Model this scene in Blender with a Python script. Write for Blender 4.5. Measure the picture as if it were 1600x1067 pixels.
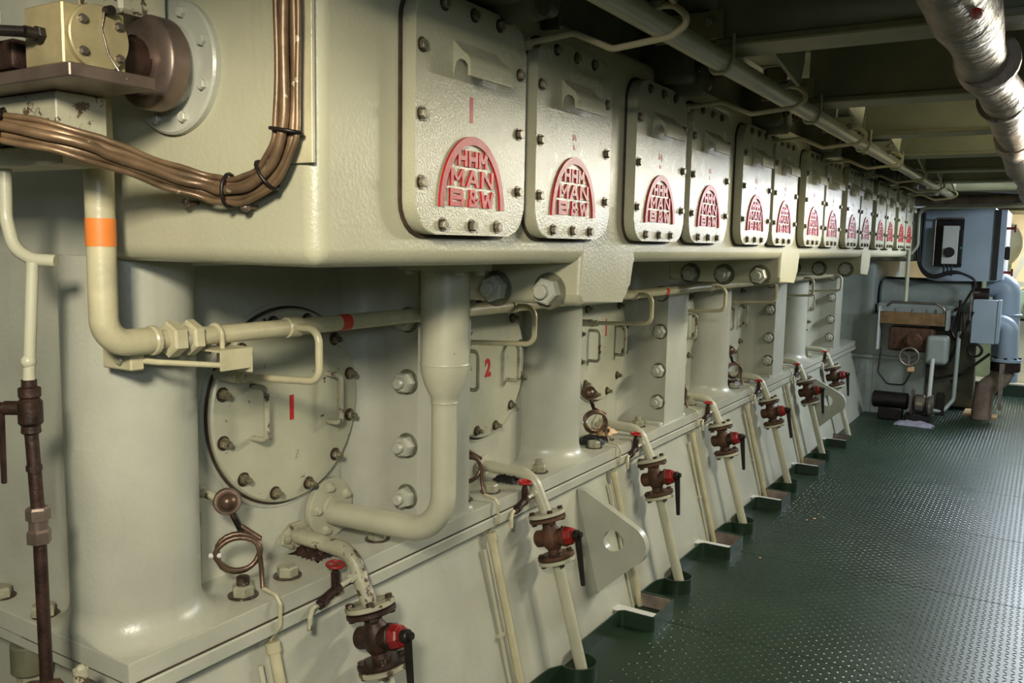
import bpy, bmesh, math, random
import numpy as np
from mathutils import Vector, Matrix
random.seed(7)
PI = math.pi
scn = bpy.context.scene
for o in list(bpy.data.objects): bpy.data.objects.remove(o)
COL = scn.collection

# ------------------------------------------------------------------ camera, world, lights, exposure
cam = bpy.data.cameras.new('camera'); cam.sensor_width = 36; cam.lens = 30.375
cam.clip_start = 0.02; cam.clip_end = 60
co = bpy.data.objects.new('camera', cam); COL.objects.link(co)
Rm = Matrix(((0.85005414, -0.074737, 0.52136584), (0.52636577, 0.08553444, -0.84594499), (0.01862865, 0.99352818, 0.1120479)))
co.matrix_world = Matrix.Translation((1.0, 0, 1.5)) @ Rm.to_4x4()
scn.camera = co

wd = bpy.data.worlds.new('world'); scn.world = wd; wd.use_nodes = True
wd.node_tree.nodes['Background'].inputs[0].default_value = (0.80, 0.86, 0.92, 1)
wd.node_tree.nodes['Background'].inputs[1].default_value = 0.10

def lamp(name, loc, aim, size, power, col, sy=None):
    l = bpy.data.lights.new(name, 'AREA'); l.energy = power; l.color = col
    l.shape = 'RECTANGLE'; l.size = size; l.size_y = sy or size
    o = bpy.data.objects.new(name, l); COL.objects.link(o); o.location = loc
    o.rotation_euler = (Vector(aim) - Vector(loc)).to_track_quat('-Z', 'Y').to_euler()
    return o
WARM = (1.0, 0.92, 0.75); COOL = (0.74, 0.86, 1.0)
def bulb(name, loc, rad, power, col):
    l = bpy.data.lights.new(name, 'POINT'); l.energy = power; l.color = col; l.shadow_soft_size = rad
    o = bpy.data.objects.new(name, l); COL.objects.link(o); o.location = loc
lamp('passage_or_fill_lamp', (1.08, -0.55, 2.13), (-0.35, 1.3, 1.15), 0.26, 66, WARM)
bulb('ceiling_fill_bulb', (1.45, 0.9, 2.12), 0.08, 5, WARM)  # weak unseen bulb, added to lighten the dark ceiling and beams
lamp('passage_or_fill_lamp', (1.32, 4.1, 1.97), (0.0, 2.7, 1.2), 0.9, 47, (1.0, 0.93, 0.74), 0.14)
bulb('ceiling_fill_bulb', (1.45, 4.5, 2.12), 0.08, 6, (1.0, 0.94, 0.8))  # unseen ceiling fill, added halfway along
lamp('passage_or_fill_lamp', (1.32, 7.3, 1.97), (0.05, 5.8, 1.0), 0.9, 52, (0.88, 0.93, 1.0), 0.14)
bulb('ceiling_fill_bulb', (1.45, 7.4, 2.12), 0.08, 5, COOL)  # cool ceiling fill, added out of view
lamp('passage_or_fill_lamp', (1.30, 10.2, 2.08), (0.8, 8.6, 0.6), 0.9, 62, COOL, 0.3)
lamp('passage_or_fill_lamp', (2.0, 7.0, 1.97), (0.35, 8.8, 1.3), 0.5, 22, COOL, 0.2)  # unseen fill, added to brighten the front of the far casing
lamp('passage_or_fill_lamp', (1.6, 12.4, 2.1), (0.8, 12.6, 1.0), 0.8, 70, (1.0, 0.93, 0.8), 0.5)
lamp('passage_or_fill_lamp', (2.3, -1.0, 1.9), (-0.5, 2.2, 0.4), 0.8, 15, COOL, 0.3)  # unseen cool fill, added for the sloping panel and end wall

scn.view_settings.view_transform = 'Standard'; scn.view_settings.look = 'None'
scn.view_settings.gamma = 1; scn.view_settings.exposure = 0.12
scn.view_settings.use_curve_mapping = False

# ------------------------------------------------------------------ materials
def srgb(r, g, b):
    f = lambda c: ((c/255+0.055)/1.055)**2.4 if c > 10 else c/255/12.92
    return (f(r), f(g), f(b), 1)
def mat(name, col, rough=0.5, metal=0.0, var=0.12, vscale=6, bump=0.0, bscale=60, chip=0.0, chipcol=(60, 35, 22), chipscale=22, streak=0.0, coat=0.0, bdist=0.002):
    m = bpy.data.materials.new(name); m.use_nodes = True
    nt = m.node_tree; N = nt.nodes; L = nt.links
    p = N['Principled BSDF']; p.inputs['Roughness'].default_value = rough; p.inputs['Metallic'].default_value = metal
    p.inputs['Coat Weight'].default_value = coat; p.inputs['Coat Roughness'].default_value = 0.15
    c = srgb(*col)
    geo = N.new('ShaderNodeNewGeometry')
    def noise(sc, det=4, src=None, r=0.55):
        n = N.new('ShaderNodeTexNoise'); n.inputs['Scale'].default_value = sc; n.inputs['Detail'].default_value = det
        n.inputs['Roughness'].default_value = r
        L.new(src or geo.outputs['Position'], n.inputs['Vector']); return n.outputs['Fac']
    def ramp(fac, a, b, ca, cb):
        r = N.new('ShaderNodeValToRGB'); r.color_ramp.elements[0].position = a; r.color_ramp.elements[1].position = b
        r.color_ramp.elements[0].color = ca; r.color_ramp.elements[1].color = cb; L.new(fac, r.inputs[0]); return r.outputs[0]
    def mix(fac, a, b):
        x = N.new('ShaderNodeMix'); x.data_type = 'RGBA'
        if isinstance(fac, float): x.inputs[0].default_value = fac
        else: L.new(fac, x.inputs[0])
        L.new(a, x.inputs[6]); L.new(b, x.inputs[7]); return x.outputs[2]
    dark = tuple(v*(1-var*1.6) for v in c[:3])+(1,); lite = tuple(min(1, v*(1+var*0.5)) for v in c[:3])+(1,)
    out = ramp(noise(vscale, 6), 0.3, 0.7, dark, lite)
    if streak > 0:
        mp = N.new('ShaderNodeMapping'); mp.inputs['Scale'].default_value = (9, 9, 0.8); L.new(geo.outputs['Position'], mp.inputs[0])
        f = ramp(noise(2.2, 5, mp.outputs[0]), 0.60, 0.78, (0, 0, 0, 1), (streak,)*3+(1,))
        rg = N.new('ShaderNodeRGB'); rg.outputs[0].default_value = srgb(140, 105, 45)
        out = mix(f, out, rg.outputs[0])
    if chip > 0:
        f = ramp(noise(chipscale, 8, r=0.7), 0.70-chip, 0.72-chip, (0, 0, 0, 1), (1, 1, 1, 1))
        rg = N.new('ShaderNodeRGB'); rg.outputs[0].default_value = srgb(*chipcol)
        out = mix(f, out, rg.outputs[0])
    L.new(out, p.inputs['Base Color'])
    if bump > 0:
        b1 = N.new('ShaderNodeBump'); b1.inputs['Strength'].default_value = bump; b1.inputs['Distance'].default_value = bdist
        L.new(noise(bscale, 4), b1.inputs['Height']); L.new(b1.outputs[0], p.inputs['Normal'])
    r2 = N.new('ShaderNodeMapRange'); L.new(noise(vscale*2, 3), r2.inputs[0])
    r2.inputs[3].default_value = max(0.02, rough-0.05); r2.inputs[4].default_value = min(1, rough+0.07)
    L.new(r2.outputs[0], p.inputs['Roughness'])
    return m
PAINT = mat('engine_paint', (178, 175, 148), 0.30, var=0.07, vscale=3, bump=0.4, bscale=120, streak=0.22, chip=0.0)
DOORP = mat('door_paint', (172, 169, 143), 0.25, var=0.08, vscale=5, bump=0.5, bscale=230, chip=0.012)
LOWP = mat('lower_paint', (178, 178, 162), 0.31, var=0.11, vscale=4, bump=0.4, bscale=90, streak=0.16)
CHIPP = mat('chipped_paint', (176, 175, 152), 0.36, var=0.10, vscale=6, bump=0.5, bscale=60, chip=0.055, chipscale=30)
WORN = mat('worn_paint', (170, 167, 142), 0.42, var=0.2, vscale=10, bump=0.6, bscale=60, chip=0.14, chipscale=26, chipcol=(82, 62, 45))
PIPEP = mat('pipe_paint', (182, 180, 156), 0.33, var=0.08, vscale=8, bump=0.3, bscale=80, chip=0.012, chipscale=35)
CREAM = mat('cream_pipe_paint', (190, 182, 148), 0.35, var=0.14, vscale=14, bump=0.4, bscale=90)
BLUEP = mat('blue_grey_paint', (165, 178, 190), 0.4, var=0.07, vscale=4, bump=0.2, bscale=60)
ENDP = mat('blue_grey_wall_paint', (140, 156, 174), 0.4, var=0.07, vscale=4, bump=0.3, bscale=90)
GREYG = mat('grey_green_paint', (148, 156, 148), 0.45, var=0.12, vscale=5, bump=0.3, bscale=50)
DARKP = mat('dark_olive_paint', (104, 102, 80), 0.5, var=0.3, vscale=9, bump=0.5, bscale=60, chip=0.05, chipcol=(40, 34, 26))  # dark olive base with random darker chips
CEILP = mat('deckhead_paint', (142, 142, 116), 0.5, var=0.2, vscale=4, bump=0.2, bscale=40)
GASKET = mat('grimy_gasket', (62, 46, 30), 0.7, var=0.4, vscale=40, bump=0.6, bscale=90)
BOLT = mat('oily_bolt', (84, 68, 56), 0.38, metal=0.55, var=0.4, vscale=50, bump=0.3, bscale=120, chip=0.11, chipcol=(150, 146, 125), chipscale=70)
HEAD = mat('worn_bolt_head', (132, 124, 100), 0.36, metal=0.25, var=0.4, vscale=60, bump=0.3, bscale=120, chip=0.10, chipcol=(46, 36, 28), chipscale=80)
WASH = mat('grimy_washer', (104, 103, 82), 0.5, var=0.3, vscale=40, bump=0.4)
COLLAR = mat('valve_red', (150, 26, 24), 0.42, var=0.4, vscale=40, bump=0.4, chip=0.05, chipcol=(50, 30, 26), chipscale=50)
PBOLT = mat('painted_bolt', (152, 150, 126), 0.4, var=0.2, vscale=30, bump=0.4, bscale=120, chip=0.06, chipcol=(60, 45, 32), chipscale=60)
RUST = mat('rusty_iron', (92, 62, 42), 0.62, metal=0.25, var=0.45, vscale=24, bump=0.9, bscale=70, chip=0.08, chipcol=(48, 36, 28), chipscale=30)
DRUST = mat('dark_rusty_iron', (60, 40, 31), 0.5, metal=0.35, var=0.45, vscale=24, bump=0.9, bscale=70)
STEEL = mat('bare_steel', (150, 140, 128), 0.35, metal=0.85, var=0.2, vscale=14, bump=0.3, bscale=90)
BROWNM = mat('brown_stained_steel', (128, 112, 101), 0.4, metal=0.7, var=0.25, vscale=12, bump=0.2, bscale=60)
BRASS = mat('stained_olive_brass', (168, 155, 116), 0.4, metal=0.35, var=0.2, vscale=14, bump=0.15, bscale=60, chip=0.02, chipcol=(110, 92, 58))
BRONZE = mat('dark_bronze', (112, 90, 74), 0.35, metal=0.6, var=0.3, vscale=30, bump=0.3)
COPPER = mat('tarnished_copper', (130, 106, 80), 0.40, metal=0.45, var=0.35, vscale=14, bump=0.3, bscale=60, chip=0.05, chipcol=(186, 172, 140), chipscale=30)
BLACK = mat('black_rubber', (22, 21, 21), 0.5, var=0.2)
BLKST = mat('black_steel', (38, 33, 30), 0.4, metal=0.4, var=0.3, vscale=20, bump=0.3)
RED = mat('red_paint', (178, 24, 26), 0.42, var=0.2, vscale=40, bump=0.3, chip=0.03, chipcol=(190, 170, 150), chipscale=90)
FADED = mat('faded_red_paint', (190, 100, 88), 0.5, var=0.2, vscale=60, chip=0.13, chipcol=(190, 190, 162), chipscale=80)
DRED = mat('grimy_red_paint', (150, 36, 36), 0.42, var=0.4, vscale=30, bump=0.5, chip=0.07, chipcol=(50, 30, 26), chipscale=40)
ORANGE = mat('orange_tape', (226, 128, 52), 0.5, var=0.08, vscale=20)
REDT = mat('red_tape', (196, 62, 42), 0.5, var=0.1, vscale=20)
GREEN = mat('green_deck_paint', (32, 52, 35), 0.38, var=0.22, vscale=2.2, bump=0.35, bscale=45, chip=0.0)
GTREAD = mat('worn_green_tread', (40, 62, 46), 0.30, var=0.2, vscale=3)
SEAM = mat('dirty_seam', (18, 20, 15), 0.7)
LAG = mat('lagging_cloth', (150, 134, 120), 0.5, var=0.35, vscale=9, bump=1.0, bscale=16, chip=0.07, chipcol=(84, 70, 58), chipscale=12, bdist=0.012)
FOIL = mat('foil_lagging', (176, 170, 176), 0.3, metal=0.6, var=0.2, vscale=12, bump=1.0, bscale=26, bdist=0.012)
WOOD = mat('varnished_plywood', (128, 98, 62), 0.45, var=0.3, vscale=18, bump=0.2)
TAN = mat('tan_board', (206, 170, 124), 0.6, var=0.12)
RAG = mat('grey_rag', (150, 146, 160), 0.9, var=0.2, vscale=20, bump=0.5)
BEIGE = mat('beige_machine_paint', (226, 212, 178), 0.45, var=0.06)
PGREEN = mat('pale_green_machine_paint', (190, 200, 160), 0.45, var=0.08)
WHITE = mat('white_enamel', (206, 206, 200), 0.35, var=0.05)
CANVAS = mat('brown_stained_sleeve', (150, 128, 112), 0.7, var=0.3, vscale=12, bump=0.6)
GREENLED = mat('green_button', (40, 170, 110), 0.4, var=0.0)
RAW = mat('raw_scuffed_steel', (150, 136, 124), 0.5, metal=0.2, var=0.3, vscale=16, chip=0.04, chipcol=(60, 50, 42))

# ------------------------------------------------------------------ builders
class B:
    def __init__(s): s.b = bmesh.new()
    def box(s, x0, x1, y0, y1, z0, z1, bev=0, seg=2, mtx=None):
        M = Matrix.Translation(((x0+x1)/2, (y0+y1)/2, (z0+z1)/2)) @ Matrix.Diagonal((x1-x0, y1-y0, z1-z0, 1))
        if mtx: M = mtx @ M
        r = bmesh.ops.create_cube(s.b, size=1, matrix=M)
        if bev:
            es = list({e for v in r['verts'] for e in v.link_edges})
            bmesh.ops.bevel(s.b, geom=es, offset=bev, segments=seg, affect='EDGES', profile=0.5)
        return s
    def lathe(s, prof, o, axis, seg=16, a0=0, closed=False):
        o = Vector(o); w = Vector(axis).normalized()
        u = w.orthogonal().normalized() if abs(w.z) < 0.9 else Vector((1, 0, 0)); u = (u - w*u.dot(w)).normalized(); v = w.cross(u)
        rings = []
        for r, h in prof:
            c = o + w*h
            if r < 1e-6: rings.append([s.b.verts.new(c)])
            else: rings.append([s.b.verts.new(c + (u*math.cos(a0+2*PI*i/seg) + v*math.sin(a0+2*PI*i/seg))*r) for i in range(seg)])
        n = len(rings)
        for k in range(n if closed else n-1):
            a, c = rings[k], rings[(k+1) % n]
            for i in range(seg):
                j = (i+1) % seg
                if len(a) == 1 and len(c) == 1: continue
                if len(a) == 1: s.b.faces.new((a[0], c[j], c[i]))
                elif len(c) == 1: s.b.faces.new((a[i], a[j], c[0]))
                else: s.b.faces.new((a[i], a[j], c[j], c[i]))
        return s
    def cyl(s, p0, p1, r0, r1=None, seg=16, bev=0, a0=0):
        p0 = Vector(p0); p1 = Vector(p1); h = (p1-p0).length; r1 = r0 if r1 is None else r1
        if bev: pr = [(0, 0), (r0-bev, 0), (r0, bev), (r1, h-bev), (r1-bev, h), (0, h)]
        else: pr = [(0, 0), (r0, 0), (r1, h), (0, h)]
        return s.lathe(pr, p0, p1-p0, seg, a0)
    def hexn(s, c, axis, r, h, a0=0.0):
        w = Vector(axis).normalized()
        return s.lathe([(0, 0), (r, 0), (r, h*0.82), (r*0.86, h), (0, h)], c, w, 6, a0)
    def tube(s, pts, r, seg=10, bend=0.0, cap=True, n=6, rf=None):
        P = [Vector(p) for p in pts]
        if bend:
            Q = [P[0]]
            for i in range(1, len(P)-1):
                a, c, d = P[i-1], P[i], P[i+1]
                u = (a-c).normalized(); v = (d-c).normalized()
                ang = u.angle(v)
                if ang > PI-0.02: Q.append(c); continue
                t = min(bend/math.tan(ang/2), (a-c).length*0.48, (d-c).length*0.48)
                R = t*math.tan(ang/2); p = c+u*t; q = c+v*t
                cc = c + (u+v).normalized()*(R/math.sin(ang/2))
                e1 = (p-cc); e2 = (q-cc); th = e1.angle(e2)
                for k in range(n+1):
                    f = k/n
                    Q.append(cc + (e1*math.sin((1-f)*th) + e2*math.sin(f*th))/math.sin(th))
            Q.append(P[-1]); P = Q
        t = (P[1]-P[0]).normalized(); u = t.orthogonal().normalized(); rings = []
        for i, p in enumerate(P):
            if i == 0: d = P[1]-P[0]
            elif i == len(P)-1: d = P[-1]-P[-2]
            else: d = (P[i+1]-p).normalized() + (p-P[i-1]).normalized()
            d.normalize(); u = (u - d*u.dot(d)).normalized(); v = d.cross(u)
            rr = rf(i/(len(P)-1), p) if rf else r
            rings.append([s.b.verts.new(p + (u*math.cos(2*PI*k/seg)+v*math.sin(2*PI*k/seg))*rr) for k in range(seg)])
        for a, c in zip(rings, rings[1:]):
            for i in range(seg):
                j = (i+1) % seg; s.b.faces.new((a[i], a[j], c[j], c[i]))
        if cap: s.b.faces.new(rings[0][::-1]); s.b.faces.new(rings[-1])
        return s
    def prism(s, pts, vec, bev=0, seg=2, allb=False):
        vec = Vector(vec)
        a = [s.b.verts.new(Vector(p)) for p in pts]; c = [s.b.verts.new(Vector(p)+vec) for p in pts]
        n = len(pts); s.b.faces.new(a[::-1]); s.b.faces.new(c)
        for i in range(n): s.b.faces.new((a[i], a[(i+1) % n], c[(i+1) % n], c[i]))
        if bev:
            cs = set(c) | (set(a) if allb else set())
            es = [e for v in c for e in v.link_edges if e.verts[0] in cs and e.verts[1] in cs]
            bmesh.ops.bevel(s.b, geom=list(set(es)), offset=bev, segments=seg, affect='EDGES', profile=0.5)
        return s
    def torus(s, c, axis, R, r, seg=28, rs=8, a0=0, a1=2*PI):
        c = Vector(c); w = Vector(axis).normalized(); u = w.orthogonal().normalized(); v = w.cross(u)
        full = abs(a1-a0-2*PI) < 1e-6
        pts = [c+(u*math.cos(a0+(a1-a0)*k/seg)+v*math.sin(a0+(a1-a0)*k/seg))*R for k in range(seg+1)]
        return s.tube(pts, r, rs, cap=not full)
    def sph(s, c, r, sc=(1, 1, 1), u=14, v=8):
        bmesh.ops.create_uvsphere(s.b, u_segments=u, v_segments=v, radius=r, matrix=Matrix.Translation(c) @ Matrix.Diagonal((*sc, 1))); return s
    def done(s, name, m, parent=None, ang=35, kind=None, label=None, cat=None, group=None):
        bmesh.ops.recalc_face_normals(s.b, faces=s.b.faces)
        me = bpy.data.meshes.new(name); s.b.to_mesh(me); s.b.free()
        return link(name, me, m, parent, ang, kind, label, cat, group)
def link(name, me, m, parent=None, ang=35, kind=None, label=None, cat=None, group=None):
    me.materials.append(m)
    if ang:
        me.polygons.foreach_set('use_smooth', [True]*len(me.polygons))
        me.set_sharp_from_angle(angle=math.radians(ang))
    o = bpy.data.objects.new(name, me); COL.objects.link(o)
    if ang and len(me.polygons) < 6000:
        wn = o.modifiers.new('weighted_normals', 'WEIGHTED_NORMAL'); wn.keep_sharp = True; wn.weight = 100
    if parent:
        root = parent
        while root.parent: root = root.parent
        me.transform(Matrix.Translation(-root.location)); o.parent = parent
    elif me.vertices:
        c = np.zeros(len(me.vertices)*3); me.vertices.foreach_get('co', c); c = c.reshape(-1, 3)
        L0 = Vector(((c[:, 0].min()+c[:, 0].max())/2, (c[:, 1].min()+c[:, 1].max())/2, c[:, 2].min()))
        me.transform(Matrix.Translation(-L0)); o.location = L0
    for k, v in (('kind', kind), ('label', label), ('category', cat), ('group', group)):
        if v: o[k] = v
    return o
def T(name, label, cat, loc, group=None):
    o = bpy.data.objects.new(name, None); COL.objects.link(o); o.location = loc; o.empty_display_size = 0.05
    o['label'] = label; o['category'] = cat
    if group: o['group'] = group
    return o
def kids(o): return KID.get(o, [])
def tree(o):
    return [c for c in bpy.data.objects if c.parent == o]
def dup(o, off, label=None, parent=None, skip=()):
    c = o.copy(); COL.objects.link(c)
    if parent: c.parent = parent
    elif o.parent is None or True:
        c.parent = o.parent
    c.location = o.location + Vector(off)
    if label: c['label'] = label
    for ch in tree(o):
        if ch.name.split('.')[0] in skip: continue
        d = ch.copy(); COL.objects.link(d); d.parent = c
        for g in tree(ch):
            e = g.copy(); COL.objects.link(e); e.parent = d
            e.matrix_parent_inverse = g.matrix_parent_inverse
    return c
def textmesh(txt, size, ext, off=0.0, sx=1.0):
    cu = bpy.data.curves.new('t', 'FONT'); cu.body = txt; cu.size = size; cu.extrude = ext; cu.offset = off
    cu.align_x = 'CENTER'; cu.align_y = 'CENTER'; cu.resolution_u = 3
    o = bpy.data.objects.new('t', cu); COL.objects.link(o)
    dg = bpy.context.evaluated_depsgraph_get(); me = bpy.data.meshes.new_from_object(o.evaluated_get(dg))
    bpy.data.objects.remove(o)
    xs = [v.co.x for v in me.vertices]; ys = [v.co.y for v in me.vertices]
    cx = (min(xs)+max(xs))/2; cy = (min(ys)+max(ys))/2
    for v in me.vertices: v.co.x = (v.co.x-cx)*sx; v.co.y -= cy
    me.materials.clear()
    return me
# +X facing lettering: local x -> +Y, local y -> +Z, local z -> +X
def face_x(me, x, y, z): me.transform(Matrix.Translation((x, y, z)) @ Matrix(((0, 0, 1, 0), (1, 0, 0, 0), (0, 1, 0, 0), (0, 0, 0, 1)))); return me
def rrect(y0, y1, z0, z1, r, x, n=6):
    out = []
    for cy, cz, a in ((y1-r, z1-r, 0), (y0+r, z1-r, PI/2), (y0+r, z0+r, PI), (y1-r, z0+r, 3*PI/2)):
        for k in range(n+1):
            t = a+PI/2*k/n; out.append((x, cy+r*math.cos(t), cz+r*math.sin(t)))
    return out
FL = -0.015; P = 0.955

# ------------------------------------------------------------------ floor
fl = B().box(-0.9, 2.6, -2.6, 13.4, FL-0.06, FL-0.012).done('floor', SEAM, kind='structure', ang=0)
PL = 0.985
y = 3.21-6*PL
while y < 13.3:
    y1 = min(y+PL, 13.38)
    if y1 > -2.5:
        B().box(-0.80, 2.58, max(y, -2.58)+0.0025, y1-0.0025, FL-0.012, FL).done('deck_plate', GREEN, fl, ang=0)
    y = y1
# raised tread lozenges
vs, fs = [], []
ly, lx, pt = 0.0115, 0.0040, 0.0245
nx = int(2.5/pt); ny = int(10.2/pt)
for j in range(ny):
    yy = 2.2+j*pt
    for i in range(nx):
        xx = -0.20+i*pt
        if xx < -0.05 and (int((xx*7+yy*3)*9) % 3 == 0): continue
        a = PI/4*(1 if (i+j) % 2 else -1)+PI/2
        ca, sa = math.cos(a), math.sin(a); b0 = len(vs)
        for px, py, pz in ((-ly, 0, 0), (0, -lx, 0), (ly, 0, 0), (0, lx, 0), (-ly*.5, 0, .0019), (ly*.5, 0, .0019)):
            vs.append((xx+px*ca-py*sa, yy+px*sa+py*ca, FL+pz))
        fs += [(b0, b0+1, b0+4), (b0+1, b0+2, b0+5), (b0+1, b0+5, b0+4), (b0+2, b0+3, b0+5), (b0+3, b0, b0+4), (b0+3, b0+4, b0+5)]
me = bpy.data.meshes.new('checker_tread'); me.from_pydata(vs, [], fs); me.update()
tr = link('checker_tread', me, GTREAD, fl, ang=0); tr['kind'] = 'stuff'

# ------------------------------------------------------------------ room shell
B().box(-2.4, 2.75, -2.7, 13.6, 2.24, 2.30).done('ceiling', CEILP, kind='structure', ang=0)
B().box(2.6, 2.7, -2.7, 13.6, -0.2, 2.3).done('wall_right', GREYG, kind='structure', ang=0)
B().box(-2.4, 2.7, 13.4, 13.5, -0.2, 2.3).done('wall_far', BEIGE, kind='structure', ang=0)
B().box(-2.4, 2.7, -2.8, -2.7, -0.2, 2.3).done('wall_back', GREYG, kind='structure', ang=0)
B().box(-2.5, -2.4, -2.7, 13.6, -0.2, 2.3).done('wall_left', GREYG, kind='structure', ang=0)
B().box(-2.4, -0.9, -2.7, 13.4, FL-0.25, FL-0.2).done('trim_1', DARKP, kind='structure', ang=0)
# deckhead beams
k = 0
for k in range(-2, 12):
    y = 2.115+0.945*k
    b = B().box(0.27, 2.6, y-0.005, y+0.006, 2.0, 2.24)
    b.box(0.27, 2.6, y-0.012, y+0.13, 1.986, 2.006, 0.004, 1)
    bm_ = b.done('ceiling_beam', CEILP, kind='structure', ang=30)
    if k > -2:
      if k != 6:
        B().prism([(0.36, y+0.10, 2.0), (0.36, y+0.42, 1.955), (0.36, y+0.46, 2.03), (0.36, y+0.46, 2.24), (0.36, y+0.10, 2.24)], (0.010, 0, 0)).done('knee_bracket', CEILP, bm_, ang=0)
      if True:
        g = B().box(0.115, 0.29, y-0.020, y-0.012, 2.005, 2.07)
        g.done('lug_plate', CEILP, bm_, ang=0)
        B().hexn((0.255, y-0.02, 2.045), (0, -1, 0), 0.009, 0.01).done('bolt', PBOLT, bm_, ang=20)

# ------------------------------------------------------------------ ENGINE
E = T('diesel_engine', 'huge pale green diesel engine with rows of bolted red-lettered doors along the passage', 'engine', (-0.5, 1.0, 0.0))
h = B().box(-0.575, 0.0, 1.02, 7.80, 1.455, 2.02, 0.032, 4)
h.done('upper_housing', PAINT, E, ang=40)
B().box(-0.60, -0.045, 1.06, 7.78, 1.98, 2.235, 0.01, 1).done('top_rail', DARKP, E, ang=30)
B().box(-1.5, -0.56, 1.09, 8.6, 1.44, 2.235, 0.02, 1).done('entablature', LOWP, E, ang=30)
# transverse girders with their nuts
for k in range(3):
    y = 1.945+1.91*k
    y1 = y+0.305
    pts = []
    r = 0.048
    def arc(cy, cz, a0, a1, rr, n=6): return [(cy+rr*math.cos(a0+(a1-a0)*i/n), cz+rr*math.sin(a0+(a1-a0)*i/n)) for i in range(n+1)]
    pl = [(y, 1.50), (y, 1.375)] + arc(y+0.03, 1.375, PI, 1.5*PI, 0.03, 3) + arc(y1-r, 1.345+r, 1.5*PI, 2*PI, r) + arc(y1+0.03, 1.445, PI, PI/2, 0.03, 4) + [(y1+0.03, 1.5)]
    g = B().prism([(-1.0, a, c) for a, c in pl], (1.0004, 0, 0))
    ed = [e for e in g.b.edges if min(v.co.x for v in e.verts) > -0.5 and not (min(v.co.z for v in e.verts) > 1.49)]
    bmesh.ops.bevel(g.b, geom=ed, offset=0.014, segments=3, affect='EDGES', profile=0.5)
    g.done('cross_girder', PAINT, E, ang=40)
    for x in (-0.088, -0.25, -0.41):
        w = B().cyl((x, y+0.002, 1.381), (x, y-0.004, 1.381), 0.048, seg=24, bev=0.002).done('washer', WASH, E, ang=30)
        B().hexn((x, y-0.004, 1.381), (0, -1, 0), 0.036, 0.032, 0.3+x*3).done('nut', LOWP, w, ang=25)
        B().cyl((x, y-0.03, 1.381), (x, y-0.056, 1.381), 0.0185, seg=16, bev=0.003).done('stud', LOWP, w, ang=30)
# inner wall, end wall
B().box(-1.6, -0.72, 1.075, 8.66, 0.60, 1.46).done('crankcase_wall', LOWP, E, ang=0)
B().box(-2.3, -0.8, 1.076, 1.2, 0.60, 1.44).done('end_wall', ENDP, E, ang=0)
# round columns with flared feet
def column(yc):
    R = 0.135; cx = -0.68; seg = 40
    prof = [(R, 1.46), (R, 0.715)]
    for i in range(1, 8):
        t = PI/2*i/7; prof.append((R+0.062*(1-math.cos(t)), 0.715-0.063*math.sin(t)))
    b = B(); b.lathe(prof, (cx, yc, 0), (0, 0, 1), seg)
    for v in b.b.verts:
        v.co.y = max(v.co.y, yc-0.146) if yc < 1.5 else v.co.y; v.co.x = min(v.co.x, -0.505)
    b.done('column', LOWP, E, ang=50)
for yc in (1.147, 3.0, 4.9, 6.8): column(yc)
# nut piers
for k in range(4):
    y = 1.94+1.91*k
    pl = [(-0.51, y), (-0.51, y+0.265)] + [(-0.60, y+0.265)] + [(-0.68+0.08*math.cos(t*PI/10+PI/2*0), y+0.265+0.08-0.08*math.cos(PI/2-t*PI/10)) for t in range(0)] + [(-0.73, y+0.32), (-0.9, y+0.32), (-0.9, y-0.10), (-0.72, y-0.10)]
    for i in range(7):
        t = PI/2*i/6; pl.append((-0.72+0.09*(1-math.cos(t)), y-0.09+0.09*math.sin(t)))
    b = B().prism([(a, c, 0.645) for a, c in pl], (0, 0, 0.82))
    b.box(-0.60, -0.511, y-0.035, y, 0.64, 0.668, 0.012, 3).box(-0.60, -0.511, y+0.265, y+0.30, 0.64, 0.668, 0.012, 3)
    b.done('pier', LOWP, E, ang=40)
    for z in (1.279, 1.10, 0.913, 0.761):
        x = -0.545
        w = B().cyl((x, y+0.001, z), (x, y-0.005, z), 0.037, seg=24, bev=0.002).done('washer', WASH, E, ang=30)
        B().hexn((x, y-0.005, z), (0, -1, 0), 0.031, 0.030, z*5).done('nut', LOWP, w, ang=25)
        B().cyl((x, y-0.032, z), (x, y-0.055, z), 0.0155, seg=16, bev=0.003).done('stud', LOWP, w, ang=30)
# bedplate ledge, lower flange, sloping panel
B().box(-2.3, -0.50, 1.0, 8.66, 0.606, 0.652, 0.004, 2).done('ledge_flange', LOWP, E, ang=30)
B().box(-2.3, -0.492, 1.012, 8.66, 0.570, 0.6045, 0.003, 1).done('lower_flange', LOWP, E, ang=30)
B().prism([(-0.545, 1.10, 0.572), (-0.375, 1.10, FL-0.04), (-1.9, 1.10, FL-0.04), (-1.9, 1.10, 0.572)], (0, 7.56, 0)).done('sloping_bedplate', LOWP, E, ang=0)
B().box(-0.9, -0.4975, 1.004, 8.65, 0.603, 0.6075).done('flange_joint', GASKET, E, ang=0)
B().box(-0.9, -0.532, 1.06, 8.65, 0.566, 0.5705).done('flange_joint', GASKET, E, ang=0)
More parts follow.
